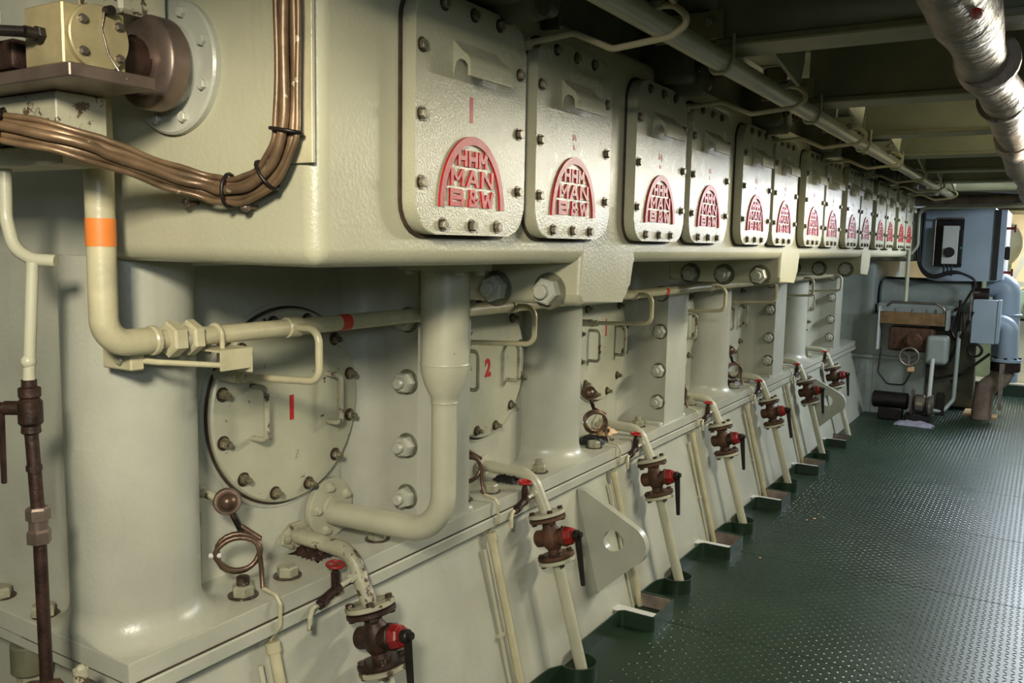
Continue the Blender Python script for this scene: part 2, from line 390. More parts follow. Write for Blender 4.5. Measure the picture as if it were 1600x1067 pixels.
# ledge nuts
lb = None
for (x, y, kd) in [(-0.581, 1.36, 1), (-0.585, 1.506, 0), (-0.578, 1.845, 2), (-0.60, 2.30, 1), (-0.575, 2.433, 0), (-0.57, 2.757, 2), (-0.578, 3.236, 0), (-0.60, 3.40, 1), (-0.60, 3.75, 2), (-0.585, 4.22, 1), (-0.60, 4.45, 2), (-0.58, 5.15, 0), (-0.6, 5.45, 2), (-0.58, 6.2, 0), (-0.58, 7.05, 2), (-1.04, 1.035, 3), (-0.86, 1.035, 3)]:
    if kd < 3:
        w = B().cyl((x, y, 0.651), (x, y, 0.655), 0.036, seg=20).done('washer', BOLT, E, ang=30)
        B().hexn((x, y, 0.654), (0, 0, 1), 0.027, 0.026, x*7+y).done('nut', PBOLT, w, ang=25)
        if kd: B().cyl((x, y, 0.678), (x, y, 0.70), 0.0155, seg=14, bev=0.002).done('stud', BOLT if kd == 1 else PBOLT, w, ang=30)
    else:
        w = B().cyl((x, y+0.005, 0.651), (x, y+0.005, 0.655), 0.03, seg=20).done('washer', BOLT, E, ang=30)
        B().hexn((x, y, 0.654), (0, 0, 1), 0.026, 0.024, 0.4).done('nut', PBOLT, w, ang=25)
# round crankcase covers
cy, cz = 1.63, 1.06
cov = B().lathe([(0, 0), (0.257, 0), (0.260, 0.003), (0.260, 0.012), (0.255, 0.017), (0, 0.017)], (-0.712, cy, cz), (1, 0, 0), 64).done('crankcase_cover', CHIPP, E, ang=40)
B().lathe([(0.255, 0), (0.266, 0), (0.266, 0.005), (0.255, 0.005)], (-0.714, cy, cz), (1, 0, 0), 64, closed=True).done('gasket', GASKET, cov, ang=40)
B().lathe([(0.266, 0), (0.276, 0), (0.276, 0.006), (0.266, 0.006)], (-0.722, cy, cz), (1, 0, 0), 64, closed=True).done('rim', LOWP, cov, ang=40)
for i in range(12):
    a = math.radians(15+30*i); y = cy+0.234*math.cos(a); z = cz+0.234*math.sin(a)
    B().cyl((-0.696, y, z), (-0.6925, y, z), 0.0185, seg=14).done('washer', BOLT, cov, ang=25)
    b = B().hexn((-0.6925, y, z), (1, 0, 0), 0.0135, 0.012, i).cyl((-0.681, y, z), (-0.668, y, z), 0.008, seg=8)
    b.done('bolt', HEAD, cov, ang=25)
for y in (1.495, 1.765):
    B().tube([(-0.697, y, 0.995), (-0.645, y+0.004, 0.995), (-0.645, y+0.004, 1.13), (-0.697, y, 1.13)], 0.0075, 10, bend=0.018).done('handle', WORN, cov, ang=60)
covers = [cov]
for k in range(1, 7): covers.append(dup(cov, (0, P*k-0.003*k, 0), parent=E))
for k, tx, m in ((0, '1', RED), (1, '2', RED), (4, '5', FADED)):
    me = face_x(textmesh(tx, 0.085, 0.0004, 0.0045, 0.85), -0.6944, 1.632+P*k, 1.055)
    link('numeral', me, m, None, ang=0); o = bpy.data.objects[-1] if False else None
for o in [o for o in bpy.data.objects if o.name.startswith('numeral') and o.parent is None]:
    wl = o.location.copy(); k = int(round((wl.y-1.632)/P)); o.parent = covers[k]
    o.location = wl - E.location - covers[k].location
B().box(-0.6955, -0.6944, 3.56, 3.572, 1.09, 1.17).done('numeral_stroke', RED, E, ang=0)

# inspection doors
Z0, Z1, DW = 1.515, 1.952, 0.375
def door(y0, mark):
    d = B().prism(rrect(y0, y0+DW, Z0, Z1, 0.06, 0.004), (0.030, 0, 0), 0.004, 2).done('inspection_door', DOORP, E, ang=40)
    B().prism(rrect(y0-0.007, y0+DW+0.006, Z0-0.007, Z1+0.007, 0.066, -0.002), (0.0065, 0, 0)).done('gasket', GASKET, d, ang=40)
    pos = [(0.017, z) for z in (1.846, 1.727, 1.607)] + [(DW-0.027, z) for z in (1.849, 1.728, 1.609)] + [(yy, z) for yy in (0.082, 0.178, 0.268) for z in (1.931, 1.5335)]
    for n, (yy, z) in enumerate(pos):
        yy += y0
        B().cyl((0.033, yy, z), (0.0358, yy, z), 0.0135, seg=12).done('washer', BOLT, d, ang=25)
        b = B().hexn((0.036, yy, z), (1, 0, 0), 0.0098, 0.008, n*0.7)
        b.done('bolt', HEAD, d, ang=25)
    # scoop-shaped lifting hood, open at the bottom
    out = [(0.0, 1.874), (0.010, 1.862), (0.022, 1.851), (0.033, 1.843), (0.0385, 1.832), (0.0395, 1.806)]
    inn = [(0.0335, 1.806), (0.032, 1.826), (0.026, 1.834), (0.016, 1.838), (0.007, 1.834), (0.003, 1.822), (0.0, 1.806), (-0.006, 1.806), (-0.006, 1.874)]
    B().prism([(0.034+a, y0+0.112, c) for a, c in out+inn], (0, 0.148, 0)).done('hood_handle', DOORP, d, ang=50)
    # emblem
    yc = y0+0.178; R1, R2, H1, H2 = 0.110, 0.096, 0.137, 0.121
    n = 28; o_ = [(yc+R1*math.cos(PI*i/n), 1.567+H1*math.sin(PI*i/n)) for i in range(n+1)]; i_ = [(yc+R2*math.cos(PI*i/n), 1.567+H2*math.sin(PI*i/n)) for i in range(n+1)]
    b = B()
    V = lambda x, q: b.b.verts.new((x, q[0], q[1]))
    A = [(V(0.033, o_[i]), V(0.039, o_[i]), V(0.039, i_[i]), V(0.033, i_[i])) for i in range(n+1)]
    for i in range(n):
        for q in range(3): b.b.faces.new((A[i][q], A[i+1][q], A[i+1][q+1], A[i][q+1]))
    b.b.faces.new(A[0]); b.b.faces.new(A[-1][::-1])
    b.done('emblem_arch', RED, d, ang=40)
    lb = B(); cnt = [0]
    def letters(txt, z, w, hgt, gap=0.16):
        n = len(txt); cw = w/(n+gap*(n-1)); th = 0.27
        for q, ch in enumerate(txt):
            ya = yc-0.002-w/2+q*cw*(1+gap)
            def st(a, c, e, f, t=th):   # stroke from (a,c) to (e,f) in the unit cell
                A_ = Vector((ya+a*cw, z+c*hgt)); B_ = Vector((ya+e*cw, z+f*hgt)); dd = (B_-A_)
                tt = t*hgt*0.5; cnt[0] += 1; hh = 0.0046+0.00008*(cnt[0] % 7)
                if abs(dd.x) < 1e-9: o1 = Vector((tt, 0))
                elif abs(dd.y) < 1e-9: o1 = Vector((0, tt))
                else: o1 = Vector((tt*1.12, 0))
                pp = [A_+o1, B_+o1, B_-o1, A_-o1]
                lb.prism([(0.0335, p_.x, p_.y) for p_ in pp], (hh, 0, 0))
            k_ = th/2*hgt/cw; v_ = th/2
            if ch == 'H': st(k_, 0, k_, 1); st(1-k_, 0, 1-k_, 1); st(0, .5, 1, .5)
            if ch == 'M': st(k_, 0, k_, 1); st(1-k_, 0, 1-k_, 1); st(k_, 1, .5, .3, .22); st(.5, .3, 1-k_, 1, .22)
            if ch == 'N': st(k_, 0, k_, 1); st(1-k_, 0, 1-k_, 1); st(k_, 1, 1-k_, 0)
            if ch == 'A': st(k_, 0, .5, 1); st(.5, 1, 1-k_, 0); st(.2, .33, .8, .33, .2)
            if ch == 'W': st(k_*.8, 1, .28, 0, .24); st(.28, 0, .5, .8, .22); st(.5, .8, .72, 0, .22); st(.72, 0, 1-k_*.8, 1, .24)
            if ch == 'B': st(k_, 0, k_, 1); st(0, v_, .86, v_, .26); st(0, 1-v_, .80, 1-v_, .26); st(0, .5, .86, .5, .24); st(.80, .5, .80, .96, .32); st(.88, .04, .88, .48, .34)
            if ch == '&': st(.30, .06, .30, .46, .24); st(.36, .5, .36, .95, .22); st(.2, .1, .82, .1, .2); st(.3, .93, .68, .93, .18); st(.66, .62, .66, .95, .18); st(.3, .55, .72, .55, .18); st(.36, .62, .92, .02, .2); st(.62, .1, .95, .5, .2)
    letters('HHM', 1.6455, 0.100, 0.031)
    letters('MAN', 1.6075, 0.146, 0.033)
    letters('B&W', 1.5695, 0.150, 0.033, 0.12)
    lb.done('emblem_lettering', RED, d, ang=0)
    return d
d1 = door(1.230, 0)
doors = [d1]
for k in range(14):
    if k == 0: continue
    doors.append(dup(d1, (0, P*(k//2)+(0.4225 if k % 2 else 0), 0), parent=E))
def mark(door_o, k, strokes, m):
    y0 = 1.230+P*(k//2)+(0.4225 if k % 2 else 0)
    b = B()
    for a0, a1, z0, z1 in strokes: b.box(0.0342, 0.0348, y0+a0, y0+a1, z0, z1)
    bmesh.ops.recalc_face_normals(b.b, faces=b.b.faces)
    me = bpy.data.meshes.new('painted_mark'); b.b.to_mesh(me); b.b.free()
    me.transform(Matrix.Translation(-E.location-door_o.location))
    me.materials.append(m); o = bpy.data.objects.new('painted_mark', me); COL.objects.link(o); o.parent = door_o
mark(doors[0], 0, [(0.168, 0.1775, 1.7295, 1.778)], RED)
for k in range(1, 14):
    st = [(0.168, 0.173, 1.742, 1.757), (0.181, 0.186, 1.742, 1.757), (0.173, 0.181, 1.748, 1.752), (0.172, 0.182, 1.722, 1.732)] if k % 2 else [(0.16, 0.165, 1.745, 1.765), (0.166, 0.178, 1.75, 1.756), (0.18, 0.186, 1.742, 1.762), (0.168, 0.180, 1.722, 1.732)]
    mark(doors[k], k, st, FADED)

# big bearing flange on end face
fb = B().lathe([(0.0, 0.03), (0.045, 0.03), (0.045, 0.062), (0.066, 0.062), (0.072, 0.05), (0.074, 0.016), (0.112, 0.016), (0.116, 0.012), (0.116, 0), (0, 0)], (-0.333, 1.021, 1.797), (0, -1, 0), 56).done('bearing_flange', LOWP, E, ang=35)
for i in range(8):
    a = math.radians(22+45*i)
    B().hexn((-0.333+0.095*math.cos(a), 1.005, 1.797+0.095*math.sin(a)), (0, -1, 0), 0.0095, 0.009, i).done('bolt', LOWP, fb, ang=25)
# lifting eyes on the sloping panel
for y in (3.0, 6.82):
    n = 14
    pl = [(-0.53, 0.535), (-0.50, 0.535)] + [(-0.315+0.085*math.cos(t), 0.345+0.085*math.sin(t)) for t in [PI*0.36-i*PI*0.72/n for i in range(n+1)]] + [(-0.42, 0.135), (-0.46, 0.135)]
    hole = [(-0.366+0.044*math.cos(2*PI*i/24), 0.352+0.044*math.sin(2*PI*i/24)) for i in range(24)]
    # plate with a true hole: fill between outline and hole
    b = B()
    ov = [b.b.verts.new((a, y, c)) for a, c in pl]; hv = [b.b.verts.new((a, y, c)) for a, c in hole]
    es = [b.b.edges.new((ov[i], ov[(i+1) % len(ov)])) for i in range(len(ov))] + [b.b.edges.new((hv[i], hv[(i+1) % 24])) for i in range(24)]
    bmesh.ops.triangle_fill(b.b, edges=es, use_beauty=True, use_dissolve=False)
    ext = bmesh.ops.extrude_face_region(b.b, geom=list(b.b.faces))
    for v in [g for g in ext['geom'] if isinstance(g, bmesh.types.BMVert)]: v.co.y += 0.035
    b.done('lifting_eye', LOWP, E, ang=35)
# engine end housing far away
B().box(-1.4, 0.10, 8.652, 8.80, -0.2, 0.915, 0.01, 2).box(-1.4, -0.37, 8.652, 10.6, -0.2, 1.44, 0.02, 2).done('end_housing', GREYG, E, ang=30)
B().box(-1.4, -0.055, 8.55, 10.2, 1.41, 2.235, 0.03, 2).done('upper_end_housing', DARKP, E, ang=30)
for x in (-0.33, -0.05):
    B().box(x, x+0.012, 8.645, 8.66, 0.0, 0.50).done('stiffener', GREYG, E, ang=0)
B().box(-0.38, 0.47, 9.35, 9.6, 0.0, 1.24, 0.01, 1).done('rear_panel', DARKP, E, ang=0)
B().box(-0.6, 0.1, 8.63, 8.66, 0.50, 0.53, 0.004, 1).done('joint_strip', GREYG, E, ang=0)

# ------------------------------------------------------------------ castings over the doors, one per cylinder
castings = []
def casting(y):
    t = T('pump_casting', 'grimy oil-stained pump casting above the first pair of doors', 'pump', (0.0, y, 1.93), 'pump castings above the doors')
    b = B().box(-0.06, 0.105, y-0.13, y+0.085, 1.965, 2.12, 0.02, 3).cyl((-0.04, y-0.02, 1.985), (0.115, y-0.02, 1.985), 0.045, seg=20, bev=0.008)
    b.done('casing', DARKP, t, ang=40)
    for dy, dz in ((-0.075, 2.01), (0.055, 2.01), (0.055, 2.08), (-0.075, 2.08)):
        B().hexn((0.104, y+dy, dz), (1, 0, 0), 0.016, 0.014, dy*9).cyl((0.11, y+dy, dz), (0.128, y+dy, dz), 0.008, seg=10).done('bolt', BOLT, t, ang=25)
    B().tube([(-0.04, y+0.11, 2.055), (0.10, y+0.11, 2.045), (0.16, y+0.11, 2.045)], 0.011, 10).done('stub_tube', DARKP, t, ang=60)
    B().hexn((0.15, y+0.11, 2.045), (1, 0, 0), 0.018, 0.02).done('tube_nut', DARKP, t, ang=25)
    B().box(-0.045, 0.05, y+0.17, y+0.19, 1.975, 2.235, 0.003, 1).done('support_plate', DARKP, t, ang=0)
    return t
ORD = ['first', 'second', 'third', 'fourth', 'fifth', 'sixth', 'seventh']
c0 = casting(1.545); castings = [c0]
for k in range(1, 7): dup(c0, (0, P*k, 0), 'grimy oil-stained pump casting above the %s pair of doors' % ORD[k])

# ------------------------------------------------------------------ overhead rail pipe and vent loops
RX, RZ, RR = 0.285, 1.952, 0.026
t = T('overhead_pipe', 'long straight pale pipe slung under the ceiling beams above the doors', 'pipe', (RX, 1.0, RZ))
B().tube([(RX, 0.7, RZ), (RX, 7.9, RZ)], RR, 18).done('pipe', PIPEP, t, ang=60)
for k in range(-1, 6):
    y = 2.10+0.945*k
    B().tube([(RX-RR-0.005, y, 2.012), (RX-RR-0.005, y, RZ), (RX-RR*0.7, y, RZ-RR-0.004), (RX+RR*0.7, y, RZ-RR-0.004), (RX+RR+0.005, y, RZ), (RX+RR+0.005, y, 2.012)], 0.0045, 8, bend=0.016).done('u_clamp', PIPEP, t, ang=60)
def vent(k):
    y = 1.625+P*k
    t = T('vent_pipe', 'thin bent cream vent tube looping from the %s door pair to the overhead pipe' % ORD[k], 'pipe', (0.02, y, 1.92), 'vent tubes above the doors')
    B().tube([(0.028, y, 1.925), (0.134, y, 1.934), (0.222, y, 1.893), (0.345, y, 1.904), (0.388, y, 1.930), (0.352, y, 1.962), (0.300, y, 1.968)], 0.0068, 10, bend=0.03).done('tube', CREAM, t, ang=60)
    B().hexn((0.012, y, 1.923), (1, 0, 0), 0.013, 0.02).done('union_nut', CREAM, t, ang=25)
    B().hexn((0.306, y, 1.968), (1, 0, 0), 0.012, 0.022).cyl((0.29, y, 1.966), (0.306, y, 1.966), 0.009, seg=10).done('union_nut', PBOLT, t, ang=25)
for k in range(7): vent(k)

# lagged pipes
t = T('lagged_pipe', 'thick pipe wrapped in crumpled pinkish lagging under the ceiling at right', 'pipe', (0.855, 1.0, 1.93))
pts = []; n = 60
for i in range(n+1):
    y = 0.6+8.6*(i/n)**1.2
    pts.append((0.842+0.012*math.sin(y*2.3)+0.006*math.sin(y*7), y, 1.945+0.008*math.sin(y*3.1)))
rr = random.Random(3)
bum = [rr.uniform(-0.0035, 0.0035) for _ in range(n+2)]
B().tube(pts, 0.06, 22, rf=lambda f, p: 0.056+bum[int(f*n)]+0.004*math.sin(p.y*11)).done('lagging', LAG, t, ang=80)
for y in (2.34, 2.95, 3.9, 5.3): B().tube([(0.846, y, 1.947), (0.846, y+0.028, 1.947)], 0.0665, 22).done('wrap_band', LAG, t, ang=60)
me = B().sph((0.868, 1.66, 1.893), 0.016, (0.7, 2.2, 0.35))
me.done('red_dab', RED, t, ang=60)
t = T('cross_lagged_pipe', 'silvery lagged pipe crossing the passage under the ceiling, upper of two', 'pipe', (0.5, 8.3, 2.05), 'lagged cross pipes')
B().tube([(0.02, 8.35, 2.05), (0.2, 8.2, 2.085), (0.6, 8.15, 2.05), (1.3, 8.15, 2.0), (2.5, 8.15, 2.0)], 0.062, 16, bend=0.1).done('lagging', FOIL, t, ang=80)
B().tube([(0.06, 8.28, 2.055), (0.12, 8.26, 2.075)], 0.075, 14).done('elbow_wrap', LAG, t, ang=80)
t = T('cross_lagged_pipe', 'dull grey lagged pipe crossing the passage under the ceiling, lower of two', 'pipe', (0.5, 8.5, 1.95), 'lagged cross pipes')
B().tube([(-0.05, 8.5, 1.945), (0.8, 8.5, 1.955), (2.5, 8.5, 1.96)], 0.045, 16).done('lagging', LAG, t, ang=80)

# ------------------------------------------------------------------ cooling / oil rail along lower side, with orange band
t = T('oil_rail_pipe', 'cream pipe with orange band bending round the engine corner and along its side', 'pipe', (-0.455, 0.945, 1.3))
B().tube([(-0.458, 0.945, 2.2), (-0.458, 0.945, 1.303), (-0.455, 1.045, 1.303)], 0.0255, 20, bend=0.085, n=10).done('bent_pipe', CREAM, t, ang=60)
B().lathe([(0.0262, 0), (0.0262, 0.05)], (-0.458, 0.945, 1.482), (0, 0, 1), 24).done('orange_band', ORANGE, t, ang=60, label='orange tape band')
B().lathe([(0.0255, 0), (0.029, 0.004), (0.029, 0.012), (0.02, 0.018), (0.018, 0.04)], (-0.455, 1.035, 1.303), (0, 1, 0), 20).done('collar', CREAM, t, ang=40)
for y, l in ((1.072, 0.030), (1.118, 0.024)):
    B().lathe([(0, 0), (0.031, 0), (0.036, 0.004), (0.036, l-0.003), (0.033, l), (0, l)], (-0.455, y, 1.302), (0, 1, 0), 6, 0.2).done('union_nut', CREAM, t, ang=25)
B().cyl((-0.455, 1.10, 1.302), (-0.455, 1.12, 1.302), 0.024, seg=16).done('union_thread', WORN, t, ang=30)
B().tube([(-0.455, 1.14, 1.302), (-0.455, 3.0, 1.303), (-0.455, 8.4, 1.305)], 0.0195, 16).done('straight_pipe', CREAM, t, ang=60)
for y in (1.555, 3.64): B().lathe([(0.0202, 0), (0.0202, 0.034)], (-0.455, y, 1.302), (0, 1, 0), 20).done('red_band', REDT, t, ang=60, label='red tape band')
t = T('pipe_bracket', 'small cream angle bracket with u bolt holding the oil pipe at the corner column', 'bracket', (-0.45, 1.1, 1.26))
B().box(-0.478, -0.3995, 1.155, 1.229, 1.272, 1.2765).box(-0.400, -0.395, 1.155, 1.229, 1.235, 1.277).done('angle_plate', CREAM, t, ang=0)
B().box(-0.50, -0.395, 1.230, 1.235, 1.225, 1.277).done('end_plate', CREAM, t, ang=0)
B().tube([(-0.40, 1.17, 1.245), (-0.44, 1.04, 1.262), (-0.53, 1.03, 1.262)], 0.006, 8).done('rod', CREAM, t, ang=60)
B().box(-0.56, -0.47, 1.005, 1.035, 1.245, 1.29, 0.003, 1).done('foot_plate', CREAM, t, ang=0)
B().hexn((-0.50, 1.006, 1.268), (0, -1, 0), 0.012, 0.01).done('bolt', PBOLT, t, ang=25)
B().tube([(-0.4765, 1.19, 1.26), (-0.4765, 1.19, 1.31), (-0.455, 1.19, 1.327), (-0.4335, 1.19, 1.31), (-0.4335, 1.19, 1.245)], 0.0055, 8, bend=0.018, n=5).done('u_bolt', CREAM, t, ang=60)

def branch(k):
    y = 1.405+P*k
    t = T('branch_tube', 'thin cream looped tube from the oil pipe to the %s crankcase bay wall' % ORD[k], 'pipe', (-0.455, y, 1.3), 'looped branch tubes')
    B().tube([(-0.66, y, 1.170), (-0.372, y, 1.185), (-0.372, y, 1.303), (-0.455, y, 1.303)], 0.0088, 12, bend=0.032, n=8).done('tube', CREAM, t, ang=60)
    B().cyl((-0.72, y, 1.168), (-0.655, y, 1.170), 0.017, 0.015, seg=14, bev=0.003).done('wall_stub', PIPEP, t, ang=40)
    B().hexn((-0.655, y, 1.170), (1, 0, 0), 0.017, 0.022).hexn((-0.628, y, 1.171), (1, 0, 0), 0.0145, 0.018, 0.3).done('union_nut', CREAM, t, ang=25)
    B().cyl((-0.455, y-0.022, 1.303), (-0.455, y+0.022, 1.303), 0.0235, seg=16, bev=0.003).done('tee', CREAM, t, ang=40)
for k in range(7): branch(k)

# ------------------------------------------------------------------ big reducer pipe below the housing
t = T('reducer_pipe', 'fat pale pipe narrowing and bending under the housing into the first crankcase bay', 'pipe', (-0.30, 1.785, 0.73))
X0, Y0 = -0.302, 1.785
B().lathe([(0, 1.455), (0.118, 1.455), (0.118, 1.432), (0.062, 1.432)], (X0, Y0, 0), (0, 0, 1), 40).done('top_flange', PIPEP, t, ang=40)
for i in range(8):
    a = 2*PI*i/8+0.2
    B().hexn((X0+0.095*math.cos(a), Y0+0.095*math.sin(a), 1.433), (0, 0, -1), 0.013, 0.012, i).done('bolt', PIPEP, t, ang=25)
B().lathe([(0.0625, 1.44), (0.0625, 1.195), (0.065, 1.191), (0.0625, 1.187), (0.0625, 1.172), (0.052, 1.135), (0.037, 1.105), (0.0335, 1.094), (0.036, 1.091), (0.0335, 1.087), (0.0335, 1.08)], (X0, Y0, 0), (0, 0, 1), 32).done('reducer', PIPEP, t, ang=60)
B().tube([(X0, Y0, 1.085), (X0, Y0, 0.738), (-0.70, Y0, 0.725)], 0.0335, 24, bend=0.115, n=12).done('bent_pipe', CHIPP if False else PIPEP, t, ang=60)
B().lathe([(0, 0), (0.085, 0), (0.087, 0.003), (0.087, 0.017), (0.083, 0.02), (0.036, 0.02), (0.034, 0.028), (0.0, 0.028)], (-0.716, Y0, 0.738), (1, 0, 0), 40).done('wall_flange', PIPEP, t, ang=40)
for i in range(5):
    a = 2*PI*i/5+0.5
    B().hexn((-0.697, Y0+0.064*math.cos(a), 0.738+0.064*math.sin(a)), (1, 0, 0), 0.014, 0.012, i).cyl((-0.69, Y0+0.064*math.cos(a), 0.738+0.064*math.sin(a)), (-0.68, Y0+0.064*math.cos(a), 0.738+0.064*math.sin(a)), 0.008, seg=8).done('bolt', PIPEP, t, ang=25)

# ------------------------------------------------------------------ drain valve lines
def lever_prism(b, p, q, w0, w1, th):
    p, q = Vector(p), Vector(q); d = (q-p).normalized(); s = Vector((0, 1, 0)).cross(d).normalized()*1.0
    s = d.cross(Vector((0, 1, 0))).normalized()
    pts = [p+s*w0, q+s*w1, q-s*w1, p-s*w0]
    b.prism([v-Vector((0, th/2, 0)) for v in pts], (0, th, 0), 0.0015, 1, True)
def valve_line(k, y, body, colr, rust):
    nm = ORD[k]
    labels = ['grimy drain valve line with dark red collar nearest the camera', 'drain valve line with bright red collar just left of the near lifting eye',
              'drain valve line with bright red collar just right of the near lifting eye', 'fourth drain valve line from the camera along the engine foot',
              'fifth drain valve line from the camera along the engine foot', 'drain valve line standing in front of the far lifting eye', 'farthest drain valve line beside the engine end']
    t = T('drain_valve_line', labels[k], 'valve', (-0.40, y, 0.5), 'drain valve lines along the engine foot')
    u = Vector((0.28, 0, -0.96)).normalized(); n = Vector((0.96, 0, 0.28)).normalized()
    F1 = Vector((-0.447, y, 0.560))
    foot = F1+u*0.66
    B().tube([(-0.715, y, 0.690), (-0.508, y, 0.684), F1+u*0.005], 0.0215, 18, bend=0.075, n=10).done('elbow_pipe', WORN if k == 0 else PIPEP, t, ang=60)
    # two-bolt flange on the wall
    pl = [(0.055, -0.012), (0.055, 0.012), (0.018, 0.036), (-0.018, 0.036), (-0.055, 0.012), (-0.055, -0.012), (-0.018, -0.036), (0.018, -0.036)]
    B().prism([(-0.722, y+a, 0.690+c) for a, c in pl], (0.016, 0, 0), 0.003, 1).done('wall_flange', WORN if k == 0 else PIPEP, t, ang=30)
    for s in (-1, 1): B().hexn((-0.706, y+s*0.041, 0.690), (1, 0, 0), 0.011, 0.01).done('bolt', PBOLT, t, ang=25)
    for j, (a, mm) in enumerate(((0.0, 0), (0.017, 1), (0.150, 1), (0.167, 0))):
        m = (WORN if not mm else body) if k == 0 else (PIPEP if not mm else body)
        B().cyl(F1+u*a, F1+u*(a+0.013), 0.066, seg=30, bev=0.002).done('flange', m, t, ang=35)
    for a, s in ((0.0, -1), (0.18, 1), (0.030, 1), (0.150, -1)):
        for q in range(4):
            th = PI/4+q*PI/2; off = (n*math.cos(th)+Vector((0, 1, 0))*math.sin(th))*0.052
            B().hexn(F1+u*a+off, u*s, 0.0105, 0.010, q).done('bolt', BOLT, t, ang=25)
    c = F1+u*0.092
    b = B().lathe([(0.026, 0.028), (0.024, 0.05), (0.034, 0.065), (0.037, 0.092), (0.034, 0.118), (0.024, 0.132), (0.026, 0.152)], F1, u, 20)
    b.cyl(c-n*0.062, c+n*0.05, 0.030, seg=20, bev=0.004).cyl(c+n*0.045, c+n*0.060, 0.037, seg=8, bev=0.003)
    b.done('valve_body', body, t, ang=40)
    b = B().cyl(c+n*0.058, c+n*0.086, 0.034, 0.030, seg=8, bev=0.004).cyl(c+n*0.084, c+n*0.092, 0.024, seg=14)
    b.done('red_collar', colr if k == 0 else COLLAR, t, ang=30)
    b = B().cyl(c+n*0.088, c+n*0.112, 0.018, seg=12, bev=0.003).cyl(c+n*0.108, c+n*0.122, 0.010, seg=8)
    b.done('spindle', BLKST, t, ang=30)
    p = c+n*0.104
    b = B(); lever_prism(b, p+Vector((0, 0, 0.012)), p+Vector((0.022+0.01*math.sin(k*2), -0.004, -0.175)), 0.013, 0.0075, 0.008)
    b.done('lever', BLKST, t, ang=30)
    B().tube([F1+u*0.178, foot], 0.0215, 18).done('down_pipe', PIPEP, t, ang=60)
    # little sampling cock
    s0 = Vector((-0.483, y-0.012, 0.628))
    s1 = s0+Vector((-0.004, -0.058, -0.010))
    B().tube([s0, s1], 0.0075, 10).cyl(s0, s0+Vector((0, -0.02, 0)), 0.012, seg=12).done('cock_stub', PIPEP, t, ang=60)
    s2 = s1+Vector((-0.002, -0.075, -0.026))
    B().tube([s1, s1+Vector((0, -0.035, -0.010)), s2], 0.0125, 12).hexn(s1+Vector((0, -0.004, -0.002)), (0, -1, -0.3), 0.0165, 0.016).hexn(s1+Vector((0, -0.05, -0.017)), (0, -1, -0.3), 0.0155, 0.018).cyl(s1+Vector((0, -0.014, -0.01)), s1+Vector((0, -0.014, 0.034)), 0.0115, seg=12).done('cock_body', DRUST, t, ang=30)
    w = s1+Vector((0, -0.014, 0.0))
    B().cyl(w+Vector((0, 0, 0.03)), w+Vector((0, 0, 0.062)), 0.0075, seg=10).hexn(w+Vector((0, 0, 0.034)), (0, 0, 1), 0.0125, 0.01).done('cock_stem', DRUST, t, ang=30)
    b = B().torus(w+Vector((0, 0, 0.063)), (0.1, 0, 1), 0.0215, 0.0042, 20, 8)
    for q in range(3):
        a = q*PI*2/3
        b.tube([w+Vector((0, 0, 0.061)), w+Vector((0.021*math.cos(a), 0.021*math.sin(a), 0.063))], 0.003, 6)
    b.cyl(w+Vector((0, 0, 0.056)), w+Vector((0, 0, 0.068)), 0.007, seg=10)
    b.done('hand_wheel', DRED if k == 0 else RED, t, ang=60)
    B().tube([s2, s2+Vector((0.004, -0.022, 0.006)), s2+Vector((0.01, -0.038, -0.014)), s2+Vector((0.012, -0.040, -0.045))], 0.0065, 10, bend=0.014).done('outlet_tube', WORN if k == 0 else CREAM, t, ang=60)
    return t
VY = [1.66, 2.60, 3.55, 4.50, 5.45, 6.42, 7.34]
for k in range(7): valve_line(k, VY[k], DRUST if k == 0 else RUST, DRED if k == 0 else RED, k == 0)

# ------------------------------------------------------------------ conduits down the sloping panel + sensors
def panx(z): return -0.545+(0.572-z)*0.2607
WHERE = ['before the nearest drain valve', 'left of the near lifting eye and second drain valve', 'right behind the near lifting eye', 'left of the fourth drain valve', 'left of the fifth drain valve', 'left of the far lifting eye']
def conduit(k):
    y = 1.385+P*k; o = 0.026
    t = T('cable_conduit', 'pair of slim cream conduits, %s' % WHERE[k], 'conduit', (panx(0)+o, y, 0.0), 'cable conduits on the sloping panel')
    a = (panx(0.54)+o, y, 0.54); b = (panx(FL)+o, y, FL)
    B().tube([a, b], 0.0140, 12).done('conduit_tube', CREAM, t, ang=60)
    B().lathe([(0.0, 0.0), (0.0175, 0.0), (0.0175, 0.026), (0.0, 0.026)], (panx(0.545)+o, y, 0.545), Vector(b)-Vector(a), 14).done('socket', CREAM, t, ang=40)
    B().tube([(panx(0.48)+0.01, y-0.038, 0.50), (panx(FL)+0.01, y-0.038, FL)], 0.0065, 10).done('thin_tube', PIPEP, t, ang=60)
    for z in (0.22,):
        B().box(panx(z)-0.004, panx(z)+0.020, y-0.050, y-0.02, z-0.006, z+0.006).done('clip', PIPEP, t, ang=0)
for k in range(6): conduit(k)
SW = ['at the foot of the corner column', 'behind the first pier', 'right of the second column', 'behind the second pier', 'right of the third column', 'behind the third pier']
